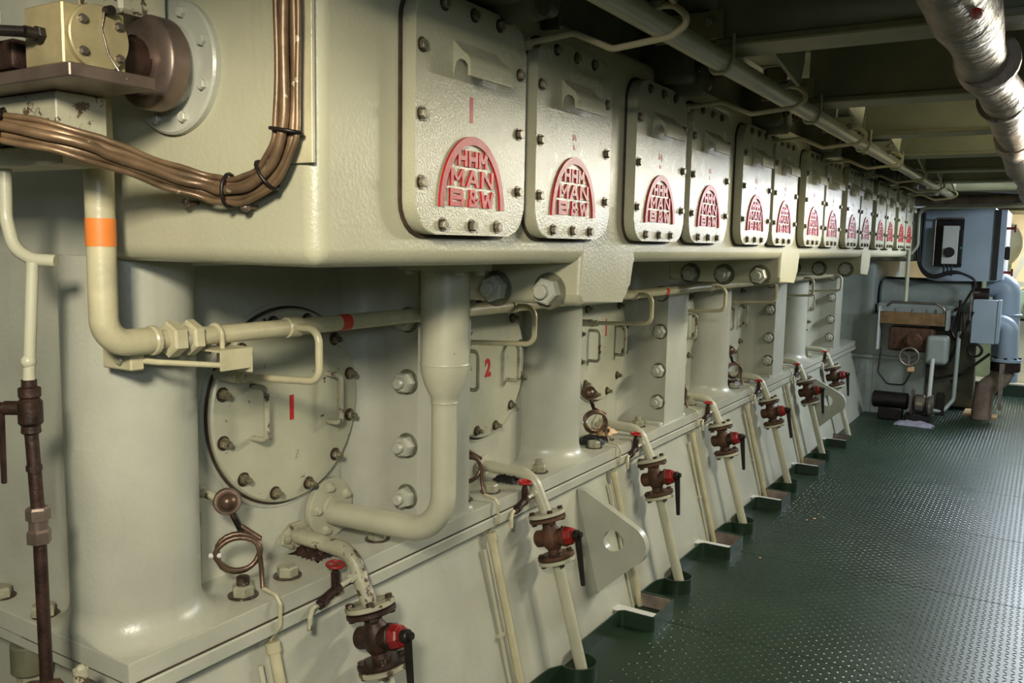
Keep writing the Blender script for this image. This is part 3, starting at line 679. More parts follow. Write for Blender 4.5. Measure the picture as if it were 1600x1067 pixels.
def sensor(k):
    y = 1.355+P*k
    t = T('bearing_sensor', 'round brown metal sensor with coiled cable %s' % SW[k], 'sensor', (-0.62, y, 0.88), 'coiled cable sensors along the ledge')
    ax = Vector((0.75, -0.62, 0.15)).normalized(); c = Vector((-0.625, y, 0.877))
    B().tube([(-0.722, y-0.03, 0.90), (-0.66, y-0.02, 0.89), c], 0.011, 10).hexn((-0.70, y-0.027, 0.897), (1, 0.1, 0), 0.018, 0.016).done('stem', WORN, t, ang=40)
    B().lathe([(0, -0.022), (0.026, -0.022), (0.031, -0.012), (0.033, 0.004), (0.030, 0.014), (0.024, 0.014), (0.022, 0.010), (0, 0.010)], c, ax, 26).done('head', BRONZE, t, ang=35)
    B().lathe([(0.021, 0.010), (0.018, 0.020), (0.010, 0.026), (0, 0.028)], c, ax, 22).done('dome', BRONZE, t, ang=60)
    cc = Vector((-0.592, y+0.002, 0.757)); nx_ = Vector((0.80, -0.58, 0.1)).normalized()
    hu = Vector((0.58, 0.80, 0)).normalized(); hv = nx_.cross(hu)
    if hv.z < 0: hv = -hv
    pts = [c+Vector((0.01, 0.004, -0.028)), c+hu*0.028+Vector((0, 0, -0.062)), cc+hu*0.050+hv*0.03]
    for q in range(0, 44):
        a = 0.3-2*PI*2.05*q/43
        pts.append(cc+hu*(0.050+0.003*math.sin(q))*math.cos(a)+hv*(0.050-0.014*(q/43))*math.sin(a)+nx_*(0.026*q/43-0.012))
    pts += [cc+hu*0.052+hv*-0.045, Vector((panx(0.66)+0.03, y+0.028, 0.672))]
    B().tube(pts, 0.0064, 8).done('coiled_cable', BRONZE, t, ang=60)
    B().tube([c+Vector((0.008, 0.006, -0.026)), c+hu*0.022+Vector((0, 0, -0.055)), c+hu*0.032+Vector((0, 0, -0.078))], 0.0085, 10).done('cable_boot', BLKST, t, ang=60)
    B().tube([(panx(0.66)+0.03, y+0.028, 0.672), (-0.497, y+0.03, 0.664), (-0.482, y+0.03, 0.645), (-0.484, y+0.03, 0.59), (panx(0.55)+0.022, y+0.03, 0.548)], 0.0048, 8, bend=0.01).done('cable_tail', CREAM, t, ang=60)
    B().box(-0.662, -0.652, y-0.062, y-0.054, 0.70, 0.86).done('strip', CREAM, t, ang=0)
    B().tube([cc-hu*0.065, cc-hu*0.038+nx_*0.012], 0.006, 8).done('tie', WHITE, t, ang=0)
for k in range(6): sensor(k)

# ------------------------------------------------------------------ oily rags on the ledge
def rag(name, c, sx, sy, h, m, label, seed, cat='rag'):
    r = random.Random(seed); b = B(); n = 14; g = []
    for i in range(n):
        row = []
        for j in range(n):
            u = i/(n-1)*2-1; v = j/(n-1)*2-1; q = max(abs(u), abs(v))
            e = 1-0.25*r.random()*q
            row.append(b.b.verts.new((c[0]+u*sx*e, c[1]+v*sy*e, c[2]+(h*(1-q**3)*(0.35+0.65*r.random()) if q < 0.98 else 0.0))))
        g.append(row)
    for i in range(n-1):
        for j in range(n-1): b.b.faces.new((g[i][j], g[i+1][j], g[i+1][j+1], g[i][j+1]))
    bt = [g[0][j] for j in range(n)]+[g[i][n-1] for i in range(1, n)]+[g[n-1][j] for j in range(n-2, -1, -1)]+[g[i][0] for i in range(n-2, 0, -1)]
    b.b.faces.new(bt)
    return b.done(name, m, None, ang=70, label=label, cat=cat)
rag('oily_rag', (-0.64, 1.665, 0.653), 0.06, 0.055, 0.03, DRUST, 'oily brown rag lying under the nearest elbow pipe', 1)
rag('oily_rag', (-0.60, 2.60, 0.653), 0.055, 0.06, 0.03, BLACK, 'black oily rag on the ledge beside the first pier', 2)
rag('oily_rag', (-0.63, 3.32, 0.653), 0.07, 0.09, 0.03, BLACK, 'black oily rag on the ledge right of the second column', 3)
rag('paper_tissue', (-0.62, 3.42, 0.675), 0.05, 0.06, 0.035, TAN, 'crumpled tan rag lying on a black rag by the second column', 4)
rag('oily_rag', (-0.63, 5.25, 0.653), 0.06, 0.07, 0.04, DRUST, 'dark brown rag on the ledge right of the third column', 5)

# ------------------------------------------------------------------ lower-left assemblies
# white bent tube + rusty drop line
t = T('left_bent_tube', 'cream tube curving down at the left edge in front of the end wall', 'pipe', (-0.58, 0.85, 1.45))
B().tube([(-0.587, 0.85, 1.66), (-0.592, 0.85, 1.53), (-0.57, 0.85, 1.475), (-0.535, 0.862, 1.457), (-0.50, 0.885, 1.455)], 0.0115, 12, bend=0.05).done('tube', PIPEP, t, ang=60)
t = T('rusty_drop_line', 'brown rusty vertical pipe with shut-off cock and union at far left', 'pipe', (-0.53, 0.85, 0.7))
B().tube([(-0.531, 0.86, 1.452), (-0.541, 0.85, 1.24)], 0.0105, 12).sph((-0.54, 0.85, 1.275), 0.0135).done('upper_tube', PIPEP, t, ang=60)
b = B().lathe([(0, 0.05), (0.013, 0.05), (0.013, 0.038), (0.019, 0.035), (0.019, 0.02), (0.016, 0.016), (0.021, 0.010), (0.021, -0.028), (0.016, -0.034), (0.017, -0.046), (0.012, -0.05), (0, -0.05)], (-0.541, 0.85, 1.192), (0, 0, 1), 14)
b.cyl((-0.541, 0.85, 1.19), (-0.578, 0.825, 1.19), 0.013, seg=12).cyl((-0.57, 0.83, 1.19), (-0.586, 0.82, 1.19), 0.010, seg=12)
b.done('shut_off_cock', DRUST, t, ang=35)
b = B(); lever_prism(b, (-0.584, 0.822, 1.20), (-0.586, 0.822, 1.05), 0.0065, 0.0045, 0.007); b.done('lever', DRUST, t, ang=30)
B().tube([(-0.541, 0.85, 1.145), (-0.5295, 0.85, 0.99), (-0.526, 0.85, 0.66)], 0.0118, 12).done('lower_pipe', DRUST, t, ang=60)
B().hexn((-0.531, 0.85, 0.985), (0, 0, 1), 0.0205, 0.024).cyl((-0.531, 0.85, 0.968), (-0.531, 0.85, 0.985), 0.0165, seg=14).hexn((-0.5305, 0.85, 0.942), (0, 0, 1), 0.021, 0.026, 0.3).done('union', BROWNM, t, ang=25)
B().hexn((-0.537, 0.85, 1.075), (0, 0, 1), 0.0135, 0.012).done('joint', DRUST, t, ang=25)
# rusty pump at the bottom left corner
t = T('rusty_pump', 'rusty bolted pump flange at the bottom left corner below the ledge', 'pump', (-0.5, 0.9, 0.6))
DZ = -0.004
B().box(-0.63, -0.45, 0.86, 0.93, 0.45, 0.605, 0.012, 2).done('casing', RUST, t, ang=30)
B().prism([(-0.63, 0.86, 0.58+DZ), (-0.60, 0.86, 0.655+DZ), (-0.50, 0.86, 0.690+DZ), (-0.43, 0.86, 0.665+DZ), (-0.43, 0.86, 0.45), (-0.63, 0.86, 0.45)], (0, -0.014, 0), 0.002, 1).done('cover_plate', RUST, t, ang=30)
for x, z in ((-0.60, 0.632), (-0.535, 0.662), (-0.47, 0.655), (-0.56, 0.60), (-0.46, 0.60)): B().hexn((x, 0.846, z-0.01+DZ), (0, -1, 0), 0.010, 0.012).done('bolt', PBOLT, t, ang=25)
B().sph((-0.50, 0.90, 0.69+DZ), 0.009).cyl((-0.50, 0.90, 0.60), (-0.50, 0.90, 0.69+DZ), 0.014, seg=10).done('cap', WORN, t, ang=40)
t = T('capped_stub', 'dark hexagonal stub hanging below the ledge at lower left edge', 'stub', (-0.93, 1.0, 0.55))
B().cyl((-0.93, 1.04, 0.57), (-0.93, 1.04, 0.50), 0.042, seg=20, bev=0.004).done('body', DARKP, t, ang=30)
B().hexn((-0.93, 1.04, 0.50), (0, 0, -1), 0.032, 0.03).done('plug', PBOLT, t, ang=25)

# drive unit
AX = (-0.315, 1.79)
t = T('drive_gearbox', 'square olive brass gearbox block with bolted round cover on a steel shelf', 'gearbox', (-0.30, 0.8, 1.75))
B().box(-0.352, -0.252, 0.762, 0.864, 1.752, 1.842, 0.0025, 1).done('block', BRASS, t, ang=25)
cv = B().lathe([(0, 0), (0.049, 0), (0.049, 0.010), (0.047, 0.012), (0, 0.012)], (-0.252, 0.814, 1.797), (1, 0, 0), 40).done('round_cover', BRASS, t, ang=30)
for dy, dz in ((-0.033, 0.022), (-0.033, -0.024), (0.026, 0.022), (0.026, -0.026)):
    B().cyl((-0.241, 0.819+dy, 1.797+dz), (-0.238, 0.819+dy, 1.797+dz), 0.0075, seg=12).hexn((-0.239, 0.819+dy, 1.797+dz), (1, 0, 0), 0.006, 0.006).done('bolt', STEEL, cv, ang=25)
B().cyl((-0.24, 0.825, 1.838), (-0.226, 0.825, 1.838), 0.0075, seg=10).done('cap', BLKST, cv, ang=30)
B().tube([(-0.236, 0.82, 1.84), (-0.2385, 0.815, 1.81), (-0.2385, 0.825, 1.775), (-0.232, 0.838, 1.752), (-0.222, 0.845, 1.74)], 0.0016, 6).done('lock_wire', STEEL, cv, ang=60)
B().tube([(-0.305, 0.765, 1.797), (-0.305, 0.735, 1.797)], 0.009, 12).tube([(-0.305, 0.738, 1.797), (-0.335, 0.712, 1.797)], 0.008, 12).hexn((-0.305, 0.762, 1.797), (0, -1, 0), 0.013, 0.01).done('elbow_fitting', BLKST, t, ang=30)
B().cyl((AX[0], 0.87, AX[1]), (AX[0], 0.93, AX[1]), 0.038, seg=24).done('shaft_sleeve', DRUST, t, ang=30)
sd = B().lathe([(0, 0), (0.044, 0), (0.044, 0.012), (0.060, 0.012), (0.074, 0.018), (0.078, 0.024), (0.078, 0.052), (0.068, 0.06), (0.05, 0.06), (0, 0.06)], (AX[0]-0.006, 0.925, AX[1]+0.003), (0, 1, 0), 44).done('coupling_disc', BROWNM, t, ang=40)
for i in range(6):
    a = 2*PI*i/6+0.3
    B().cyl((AX[0]-0.008+0.037*math.cos(a), 0.926, AX[1]+0.037*math.sin(a)), (AX[0]-0.008+0.037*math.cos(a), 0.917, AX[1]+0.037*math.sin(a)), 0.006, seg=10).done('bolt', BLKST, sd, ang=30)
t = T('gearbox_shelf', 'brown stained thick steel shelf plate under the gearbox', 'shelf', (-0.4, 0.8, 1.73))
B().box(-0.62, -0.222, 0.752, 0.895, 1.730, 1.7505, 0.002, 1).done('plate', BROWNM, t, ang=30)
B().box(-0.98, -0.372, 0.825, 0.90, 1.615, 1.648, 0.002, 1).done('bottom_plate', CREAM, t, ang=0)
B().box(-0.98, -0.36, 0.812, 0.90, 1.652, 1.7295, 0.002, 1).done('face_plate', WORN, t, ang=0)
# fittings at far upper left
t = T('grease_line', 'grey hose line with pinkish valve head at the upper left corner', 'hose', (-0.40, 0.72, 1.8))
B().tube([(-0.375, 0.72, 2.0), (-0.372, 0.72, 1.85), (-0.368, 0.715, 1.80), (-0.40, 0.70, 1.785), (-0.50, 0.66, 1.76)], 0.0105, 12, bend=0.02).done('hose', STEEL, t, ang=60)
B().hexn((-0.372, 0.72, 1.815), (0, 0, 1), 0.016, 0.022).done('nut', WHITE, t, ang=25)
B().cyl((-0.395, 0.70, 1.85), (-0.385, 0.69, 1.85), 0.026, seg=18, bev=0.003).done('valve_head', FADED, t, ang=30)
B().box(-0.60, -0.37, 0.75, 0.90, 1.752, 1.80, 0.01, 2).done('dark_base', DRUST, t, ang=30)
t = T('pale_cable_gland', 'small pale block with fitting above the gearbox at top edge', 'fitting', (-0.26, 0.9, 1.86))
B().box(-0.43, -0.315, 0.90, 0.99, 1.865, 2.0, 0.006, 1).done('block', WORN, t, ang=0)

# copper pipe bundle
t = T('copper_tube_bundle', 'strapped bundle of tarnished copper tubes sweeping across the engine end', 'pipes', (-0.3, 0.97, 1.6))
def smooth(pts, n=5):
    P_ = [Vector(p) for p in pts]; out = []
    for i in range(len(P_)-1):
        p0 = P_[max(i-1, 0)]; p1 = P_[i]; p2 = P_[i+1]; p3 = P_[min(i+2, len(P_)-1)]
        for k in range(n):
            t_ = k/n; out.append(0.5*((2*p1)+(p2-p0)*t_+(2*p0-5*p1+4*p2-p3)*t_*t_+(3*p1-p0-3*p2+p3)*t_**3))
    out.append(P_[-1]); return out
base = [(-0.80, 0.70, 1.678), (-0.62, 0.705, 1.682), (-0.47, 0.730, 1.674), (-0.37, 0.745, 1.662), (-0.30, 0.785, 1.647), (-0.265, 0.86, 1.625), (-0.245, 0.935, 1.602), (-0.215, 0.982, 1.588), (-0.175, 0.99, 1.580), (-0.125, 0.99, 1.582), (-0.075, 0.99, 1.602), (-0.040, 0.99, 1.643), (-0.028, 0.99, 1.70), (-0.026, 0.99, 1.85), (-0.026, 0.99, 2.02)]
bs = smooth(base)
for j, (a, o2, r) in enumerate(((0.0075, 0.0, 0.0088), (-0.0095, 0.002, 0.0082), (0.0, -0.013, 0.008), (-0.0205, -0.006, 0.005), (0.0185, -0.006, 0.005))):
    pts = []
    for i, p in enumerate(bs):
        d = (bs[min(i+1, len(bs)-1)]-bs[max(i-1, 0)]).normalized()
        nrm = Vector((0.72, -0.69, 0)) if i < 24 else Vector((0.2, -0.98, 0))
        s = d.cross(nrm).normalized()
        pts.append(p - s*a*1.0 + nrm*(-o2) + s*0.0012*math.sin(i*0.9+j*2))
    B().tube(pts, r, 10).done('copper_tube', COPPER, t, ang=60)
for i in (14, 41, 50, 58, 66):
    p = bs[min(i, len(bs)-2)]; d = (bs[min(i+1, len(bs)-1)]-bs[i-1]).normalized()
    nrm = Vector((0.72, -0.69, 0)) if i < 24 else Vector((0.2, -0.98, 0)); s = d.cross(nrm).normalized()
    b = B(); q = []
    for k in range(17):
        a = 2*PI*k/16; q.append(p+s*0.027*math.cos(a)+nrm*(0.004+0.019*math.sin(a)))
    b.tube(q, 0.0032, 8); b.done('strap', BLKST, t, ang=60)
for x, z in ((-0.285, 1.562), (-0.135, 1.553)):
    B().sph((x, 0.995, z), 0.009).cyl((x, 1.02, z), (x, 0.995, z), 0.004, seg=8).done('clip_screw', BROWNM, t, ang=60)
B().box(-0.075, 0.0, 1.012, 1.0195, 1.622, 2.1, 0.001, 1).done('backing_strip', CREAM, t, ang=0)

# ------------------------------------------------------------------ green kerb around the pipe feet
H = 0.062; TH = 0.006
def kerb(k):
    y = 2.315+P*k
    kb = T('deck_kerb', 'green steel kerb with square tray, %s along the engine foot' % ['cut off by the bottom edge', 'nearest the camera', 'second nearest the camera', 'third from the camera', 'fourth from the camera', 'fifth from the camera', 'farthest from the camera'][k+2], 'kerb', (-0.33, y, FL), 'deck kerbs around the pipe feet')
    xi = -0.362; cx, cy_, r = -0.305, y+0.285, 0.070
    pts = [(xi, y+0.03), (xi, y+0.12), (xi+0.004, y+0.18)] + [(cx+r*math.cos(a), cy_+r*math.sin(a)) for a in [math.radians(-115+i*215/14) for i in range(15)]] + [(xi+0.004, y+0.37), (xi, y+0.42), (xi, y+0.745)]
    def wall(pl, name):
        b = B(); n = len(pl)
        V = [Vector((a, c, 0)) for a, c in pl]; q = []
        for i in range(n):
            d = (V[min(i+1, n-1)]-V[max(i-1, 0)]).normalized(); off = Vector((d.y, -d.x, 0))
            a0, b0 = V[i], V[i]-off*TH
            q.append([b.b.verts.new((a0.x, a0.y, FL)), b.b.verts.new((a0.x, a0.y, FL+H)), b.b.verts.new((b0.x, b0.y, FL+H)), b.b.verts.new((b0.x, b0.y, FL))])
        for i in range(n-1):
            for m_ in range(4): b.b.faces.new((q[i][m_], q[i+1][m_], q[i+1][(m_+1) % 4], q[i][(m_+1) % 4]))
        b.b.faces.new(q[0]); b.b.faces.new(q[-1][::-1])
        return b.done(name, GREEN, kb, ang=50)
    wall(pts, 'curved_kerb')
    x1, ya, yb = -0.218, y+0.765, y+0.990
    wall([(xi, y+0.74), (xi+0.004, ya-0.012), (xi+0.018, ya), (x1-0.010, ya), (x1, ya+0.010), (x1, yb-0.010), (x1-0.010, yb), (xi, yb)], 'tray_kerb')
    B().box(-0.40, x1-0.006, ya+0.008, ya+0.065, FL+H-0.016, FL+H-0.010).done('tray_lip', WHITE, kb, ang=0)
    B().box(xi, x1-0.012, yb-0.0115, yb-0.0085, FL+0.002, FL+H-0.004).done('tray_lining', RAW, kb, ang=0)
    B().box(x1-0.0115, x1-0.0085, ya+0.01, yb-0.012, FL+0.002, FL+H-0.006).done('tray_lining', RAW, kb, ang=0)
for k in range(-2, 5): kerb(k)
for i, (x, y) in enumerate([(-0.02, 4.95), (-0.05, 4.9), (-0.02, 5.05), (0.02, 5.0), (-0.1, 4.15)]):
    B().sph((x, y, FL+0.004), 0.006+0.003*(i == 0), (1, 1.3, 0.4), 8, 5).done('paint_flake', TAN, None, ang=60, label='%s pale flake of debris on the green deck right of the second tray kerb' % ['largest', 'leftmost', 'farthest', 'rightmost', 'single nearest'][i], cat='debris', group='pale flakes on the deck')

# ------------------------------------------------------------------ far-end machinery
t = T('cooler_casing', 'large blue grey cooler casing with rounded corners at the far end', 'casing', (0.3, 9.0, 1.2))
b = B().prism([(x, 8.82, z) for x, z in [(-0.05, 1.90), (0.565, 1.90), (0.625, 1.25), (0.14, 1.235), (0.06, 1.25), (0.0, 1.31), (-0.03, 1.40)]], (0, 1.2, 0), 0.0).done('front_box', BLUEP, t, ang=30)
B().box(0.57, 0.615, 8.80, 8.86, 1.26, 1.88).done('edge_gasket', BLACK, t, ang=0)
B().box(0.615, 0.66, 8.84, 9.8, 1.26, 1.88).done('side_plate', BLUEP, t, ang=0)
for z in (1.72, 1.33): B().cyl((0.66, 8.9, z), (0.72, 8.9, z), 0.012, seg=10).cyl((0.72, 8.9, z), (0.735, 8.9, z), 0.035, seg=12).done('side_handle', DRED, t, ang=30)
B().box(0.66, 0.70, 8.88, 8.95, 1.44, 1.56, 0.01, 1).done('side_valve', BLKST, t, ang=30)
t = T('control_box', 'cream control box with black dial on the blue grey casing', 'box', (0.25, 8.7, 1.38))
B().box(0.175, 0.30, 8.66, 8.78, 1.395, 1.735, 0.004, 1).done('body', WHITE, t, ang=30)
B().cyl((0.235, 8.66, 1.50), (0.235, 8.635, 1.50), 0.045, seg=24, bev=0.004).done('dial', BLACK, t, ang=40)
B().box(0.10, 0.33, 8.785, 8.815, 1.37, 1.80, 0.003, 1).done('back_plate', BLKST, t, ang=0)
B().tube([(0.105, 8.70, 1.38), (0.105, 8.70, 1.80), (0.33, 8.70, 1.80)], 0.008, 8, bend=0.02).done('guard_rail', STEEL, t, ang=60)
B().box(0.301, 0.33, 8.70, 8.76, 1.40, 1.70, 0.004, 1).done('side_terminal', BLKST, t, ang=0)
B().cyl((0.325, 8.69, 1.54), (0.325, 8.68, 1.54), 0.008, seg=10).done('green_button', GREENLED, t, ang=30)
t = T('black_cable_loom', 'thick black cable loom hanging below the control box', 'cable', (0.1, 8.7, 1.3))
for j in range(3):
    B().tube(smooth([(-0.03+0.02*j, 8.72, 1.85), (-0.03+0.02*j, 8.70, 1.50), (0.02, 8.68, 1.33+0.015*j), (0.12, 8.66, 1.27+0.01*j), (0.26, 8.66, 1.31+0.01*j), (0.36, 8.66, 1.31), (0.46, 8.66, 1.24), (0.40, 8.66, 1.08), (0.34, 8.64, 0.95), (0.32, 8.62, 0.80)]), 0.011, 8).done('cable', BLACK, t, ang=60)
for j in range(3): B().tube([(0.20+0.03*j, 8.70, 1.40), (0.20+0.03*j, 8.68, 1.29)], 0.009, 8).done('cable', BLACK, t, ang=60)
t = T('grey_air_duct', 'wide grey green duct lying under the blue grey casing', 'duct', (0.15, 9.0, 1.1))
B().cyl((-0.35, 8.98, 1.085), (0.44, 8.98, 1.085), 0.15, seg=30, bev=0.02).done('duct_body', GREYG, t, ang=40)
B().box(-0.35, 0.33, 8.72, 9.0, 0.92, 1.02, 0.03, 3).done('duct_ledge', GREYG, t, ang=40)
B().cyl((0.44, 8.98, 1.12), (0.56, 8.98, 1.12), 0.06, seg=16).cyl((0.42, 8.98, 1.12), (0.45, 8.98, 1.12), 0.13, seg=20).done('end_fitting', DRUST, t, ang=40)
t = T('junction_box', 'light grey electrical cabinet hanging beside the elbow ducts', 'box', (0.57, 8.7, 0.7))
B().box(0.455, 0.645, 8.66, 8.84, 0.700, 1.085, 0.004, 1).done('body', BLUEP, t, ang=30)
B().box(0.648, 0.675, 8.655, 8.84, 0.705, 1.09, 0.004, 1).done('door', BLUEP, t, ang=30)
B().tube([(0.44, 8.64, 0.9), (0.44, 8.64, 1.15), (0.50, 8.64, 1.15)], 0.010, 8, bend=0.02).done('cable_tube', STEEL, t, ang=60)
# ducts
t = T('elbow_duct', 'large blue grey elbow duct turning down from the casing, outer of two', 'duct', (0.65, 9.1, 0.9), 'blue grey elbow ducts')
B().tube([(0.52, 9.3, 1.205), (0.685, 9.3, 1.205), (0.72, 9.3, 0.30)], 0.115, 24, bend=0.13, n=10).done('duct', BLUEP, t, ang=60)
B().torus((0.70, 9.3, 0.93), (0, 0, 1), 0.118, 0.012, 24, 8).done('weld_ring', BLUEP, t, ang=60)
t = T('elbow_duct', 'smaller blue grey elbow duct ending in a bolted flange, inner of two', 'duct', (0.68, 8.8, 0.7), 'blue grey elbow ducts')
B().tube([(0.60, 8.95, 0.86), (0.73, 8.95, 0.86), (0.74, 8.95, 0.52)], 0.085, 24, bend=0.10, n=10).done('duct', BLUEP, t, ang=60)
B().cyl((0.735, 8.95, 0.555), (0.735, 8.95, 0.525), 0.125, seg=28, bev=0.003).done('upper_flange', BLUEP, t, ang=40)
for i in range(8):
    a = 2*PI*i/8; B().hexn((0.735+0.108*math.cos(a), 8.95+0.108*math.sin(a), 0.555), (0, 0, 1), 0.014, 0.014).done('bolt', BLKST, t, ang=25)
t = T('rubber_sleeve_pipe', 'brown stained curved sleeve pipe standing on the deck below the flange', 'pipe', (0.6, 8.9, FL))
B().cyl((0.735, 8.95, 0.520), (0.735, 8.95, 0.44), 0.12, seg=28, bev=0.006).done('clamp_flange', DRUST, t, ang=40)
B().tube([(0.735, 8.95, 0.45), (0.70, 8.95, 0.36), (0.59, 8.95, 0.27), (0.575, 8.95, 0.10), (0.575, 8.95, FL)], 0.085, 22, bend=0.12).done('sleeve', CANVAS, t, ang=60)
b = B(); lever_prism(b, (0.715, 8.80, 0.52), (0.72, 8.80, 0.10), 0.020, 0.016, 0.012); b.done('hanging_strap', RAW, t, ang=0)
tb = B().box(0.42, 0.56, 9.02, 9.32, FL, FL+0.02).done('floor_board', TAN, None, ang=0, label='tan board lying left of the curved sleeve pipe', cat='board')
tb = B().box(0.62, 0.70, 8.98, 9.16, FL, FL+0.02).done('floor_board', TAN, None, ang=0, label='small tan board lying right of the curved sleeve pipe', cat='board')
# tray with bottles rail
t = T('tool_rack', 'wooden board rack with steel rail mounted on the engine end', 'rack', (0.0, 8.5, 0.9))
B().box(-0.275, 0.262, 8.48, 8.505, 0.845, 0.955, 0.002, 1).done('board', WOOD, t, ang=0)
B().tube([(-0.24, 8.62, 1.0), (-0.19, 8.52, 1.042), (0.18, 8.50, 1.042), (0.25, 8.50, 1.00), (0.25, 8.50, 0.95)], 0.012, 10, bend=0.04).done('rail', STEEL, t, ang=60)
B().box(-0.292, -0.278, 8.47, 8.65, 0.60, 1.0, 0.003, 1).done('left_side', WHITE, t, ang=0)
B().box(0.265, 0.290, 8.47, 8.65, 0.81, 0.99, 0.003, 1).done('right_side', GREYG, t, ang=0)
B().box(-0.278, 0.265, 8.505, 8.65, 0.86, 0.87).done('shelf', DARKP, t, ang=0)
for x in (-0.16, -0.02, 0.1, 0.17):
    B().cyl((x, 8.56, 0.87), (x, 8.56, 0.985), 0.014, 0.009, seg=10, bev=0.002).done('steel_spanner', STEEL, t, ang=40, label='shiny tool end')
t = T('turning_gear', 'brown rusty turning gear with round white handwheel at the far end', 'machine', (0.0, 8.5, 0.5))
B().box(-0.20, 0.18, 8.50, 8.655, 0.60, 0.82, 0.03, 3).cyl((0.02, 8.52, 0.70), (0.02, 8.44, 0.70), 0.075, seg=24, bev=0.01).cyl((0.02, 8.44, 0.70), (0.02, 8.42, 0.70), 0.05, seg=20).done('housing', RUST, t, ang=40)
B().box(0.12, 0.30, 8.44, 8.655, 0.50, 0.76, 0.04, 3).done('gear_case', GREYG, t, ang=40)
b = B().torus((0.0, 8.40, 0.565), (0.15, -1, 0.1), 0.078, 0.010, 30, 8)
for q in range(3):
    a = q*PI*2/3+0.5; b.tube([(0.0, 8.42, 0.565), (0.078*math.cos(a), 8.40, 0.565+0.078*math.sin(a))], 0.006, 6)
b.cyl((0, 8.48, 0.565), (0, 8.40, 0.565), 0.013, seg=10)
b.done('hand_wheel', STEEL, t, ang=60)
B().box(-0.01, 0.045, 8.40, 8.44, 0.43, 0.475, 0.004, 1).done('tag', TAN, t, ang=0)
B().tube([(-0.25, 8.5, 0.62), (-0.26, 8.45, 0.40), (-0.17, 8.42, 0.30), (-0.03, 8.42, 0.30), (0.02, 8.42, 0.42)], 0.008, 8, bend=0.06).done('flex', BLACK, t, ang=60)
B().tube([(0.19, 8.42, 0.56), (0.185, 8.38, 0.18)], 0.018, 10).done('white_post', WHITE, t, ang=60)
t = T('floor_pump', 'black electric pump with shiny coupling on the deck at the far end', 'pump', (0.0, 8.4, 0.0))
B().cyl((-0.28, 8.40, 0.16), (0.02, 8.40, 0.16), 0.075, seg=22, bev=0.012).box(-0.22, -0.02, 8.33, 8.47, FL, 0.10, 0.01, 1).done('motor', BLKST, t, ang=40)
B().cyl((0.045, 8.40, 0.15), (0.06, 8.40, 0.15), 0.13, seg=28, bev=0.003).done('coupling_disc', BROWNM, t, ang=40)
B().cyl((0.07, 8.40, 0.15), (0.16, 8.40, 0.15), 0.085, seg=24, bev=0.015).cyl((0.17, 8.40, 0.14), (0.23, 8.40, 0.14), 0.10, seg=22, bev=0.02).done('pump_body', STEEL, t, ang=40)
B().box(0.0, 0.22, 8.34, 8.46, FL, 0.06, 0.008, 1).done('base', BLACK, t, ang=30)
B().tube([(0.22, 8.40, 0.10), (0.30, 8.42, 0.10), (0.37, 8.50, 0.20), (0.37, 8.60, 0.80)], 0.018, 10, bend=0.07).done('outlet_pipe', GREYG, t, ang=60)
B().box(0.24, 0.31, 8.40, 8.47, 0.06, 0.26, 0.006, 1).done('filter', BLKST, t, ang=30)
rag('floor_rag', (0.10, 8.22, FL+0.002), 0.17, 0.10, 0.04, RAG, 'crumpled grey rag on the green deck below the black pump', 9)
t = T('vertical_pipe', 'tall pale vertical pipe between the last door and the casing', 'pipe', (-0.05, 8.35, 1.05))
B().tube([(-0.055, 8.35, 1.06), (-0.055, 8.35, 2.2)], 0.017, 12).done('pipe', PIPEP, t, ang=60)
t = T('bent_rail_tube', 'slim grey tube bending from vertical to cross above the casing', 'pipe', (0.0, 8.45, 1.5))
B().tube([(-0.05, 8.45, 1.48), (0.0, 8.45, 1.55), (-0.005, 8.45, 1.885), (0.60, 8.45, 1.89), (0.85, 8.35, 1.92), (1.2, 8.3, 2.0)], 0.014, 12, bend=0.07).done('tube', PIPEP, t, ang=60)
t = T('wall_bracket_tube', 'short horizontal pale tube on the dark engine end left of the vertical pipe', 'pipe', (-0.2, 8.5, 1.45))
B().tube([(-0.36, 8.6, 1.46), (-0.10, 8.5, 1.455)], 0.012, 10).box(-0.40, -0.34, 8.58, 8.64, 1.42, 1.52, 0.004, 1).done('tube', PIPEP, t, ang=60)
t = T('cable_tube_group', 'dark slanting pipework under the electrical cabinet', 'pipes', (0.45, 8.6, 0.4))
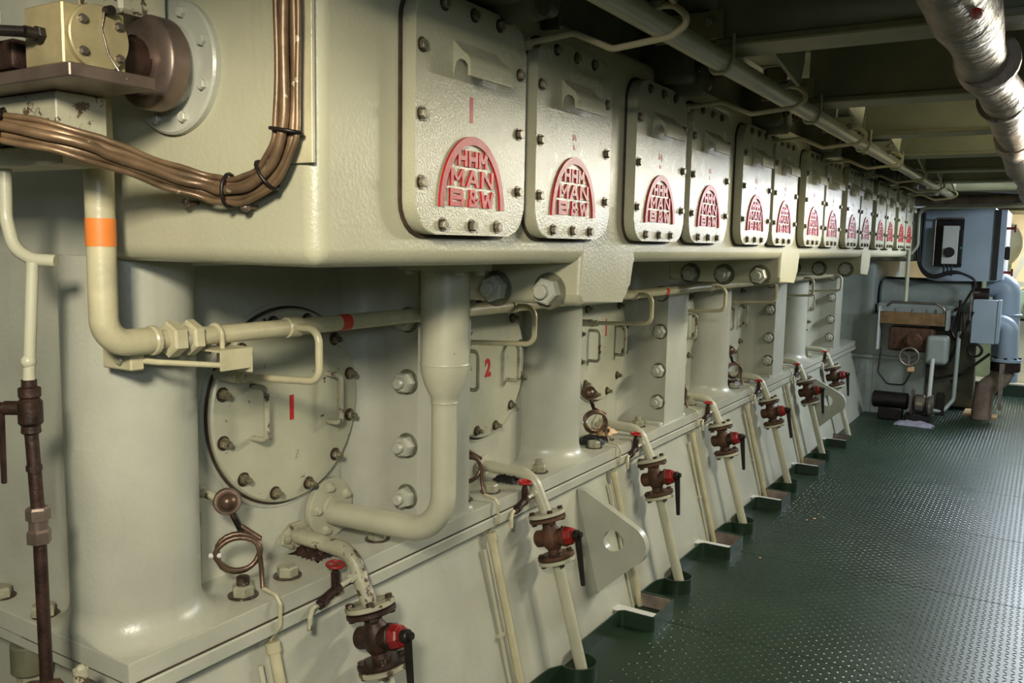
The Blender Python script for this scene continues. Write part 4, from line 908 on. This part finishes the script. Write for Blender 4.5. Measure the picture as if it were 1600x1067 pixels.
for a, c_ in (((0.33, 8.62, 0.34), (0.62, 8.62, 0.62)), ((0.30, 8.66, 0.52), (0.46, 8.66, 0.98)), ((0.36, 8.60, 0.60), (0.36, 8.60, 1.08)), ((0.20, 8.60, 0.36), (0.45, 8.60, 0.44))):
    B().tube([a, c_], 0.013, 8).done('tube', BLKST, t, ang=60)
B().torus((0.50, 8.64, 0.64), (0.1, 1, 0.1), 0.055, 0.012, 20, 8).done('coil', BLACK, t, ang=60)
B().torus((0.345, 8.66, 0.86), (1, 0.5, 0), 0.14, 0.012, 24, 8).done('brown_wheel', DRUST, t, ang=60)
# beyond
t = T('cream_tank', 'large round cream tank end beyond the casing', 'tank', (0.55, 10.9, 1.6))
B().lathe([(0, 0), (0.15, 0.002), (0.255, 0.03), (0.27, 0.06), (0.285, 0.06), (0.285, 0.085), (0.27, 0.09), (0.27, 0.9), (0, 0.9)], (0.46, 10.95, 1.60), (0, 1, 0), 48).done('shell', BEIGE, t, ang=50)
B().box(0.25, 0.65, 11.1, 11.6, 0.11, 1.4).done('stand', PGREEN, t, ang=0)
t = T('machine_guard', 'cream angle guard standing right of the round tank', 'guard', (0.8, 10.8, 1.2))
B().prism([(0.66, 10.6, 1.20), (0.70, 10.6, 1.20), (0.86, 10.6, 1.60), (0.80, 10.6, 1.62)], (0, 0.06, 0)).box(0.62, 1.1, 10.7, 10.9, 1.15, 1.2).done('bars', BEIGE, t, ang=0)
t = T('green_grey_separator', 'pale green round separator with dark hub at right edge', 'machine', (0.85, 10.8, 0.5))
B().cyl((0.86, 10.7, 0.97), (0.86, 11.2, 0.97), 0.165, seg=32, bev=0.02).cyl((0.86, 10.7, 0.97), (0.86, 10.66, 0.97), 0.05, seg=20).done('drum', PGREEN, t, ang=40)
B().box(0.72, 1.3, 10.8, 11.3, 0.11, 0.82, 0.01, 1).done('base', BEIGE, t, ang=30)
B().box(0.70, 1.32, 10.79, 10.80, 0.78, 0.80).done('edge_trim', BLKST, t, ang=0)
t = T('foundation_beam', 'dark green deck foundation beam across the far end of the passage', 'beam', (0.5, 10.6, FL))
B().box(0.12, 2.55, 10.55, 10.62, FL, 0.11, 0.004, 1).done('beam', GREEN, t, ang=0)
B().box(0.12, 2.55, 10.62, 13.3, 0.08, 0.11).done('platform', BEIGE, t, ang=0)
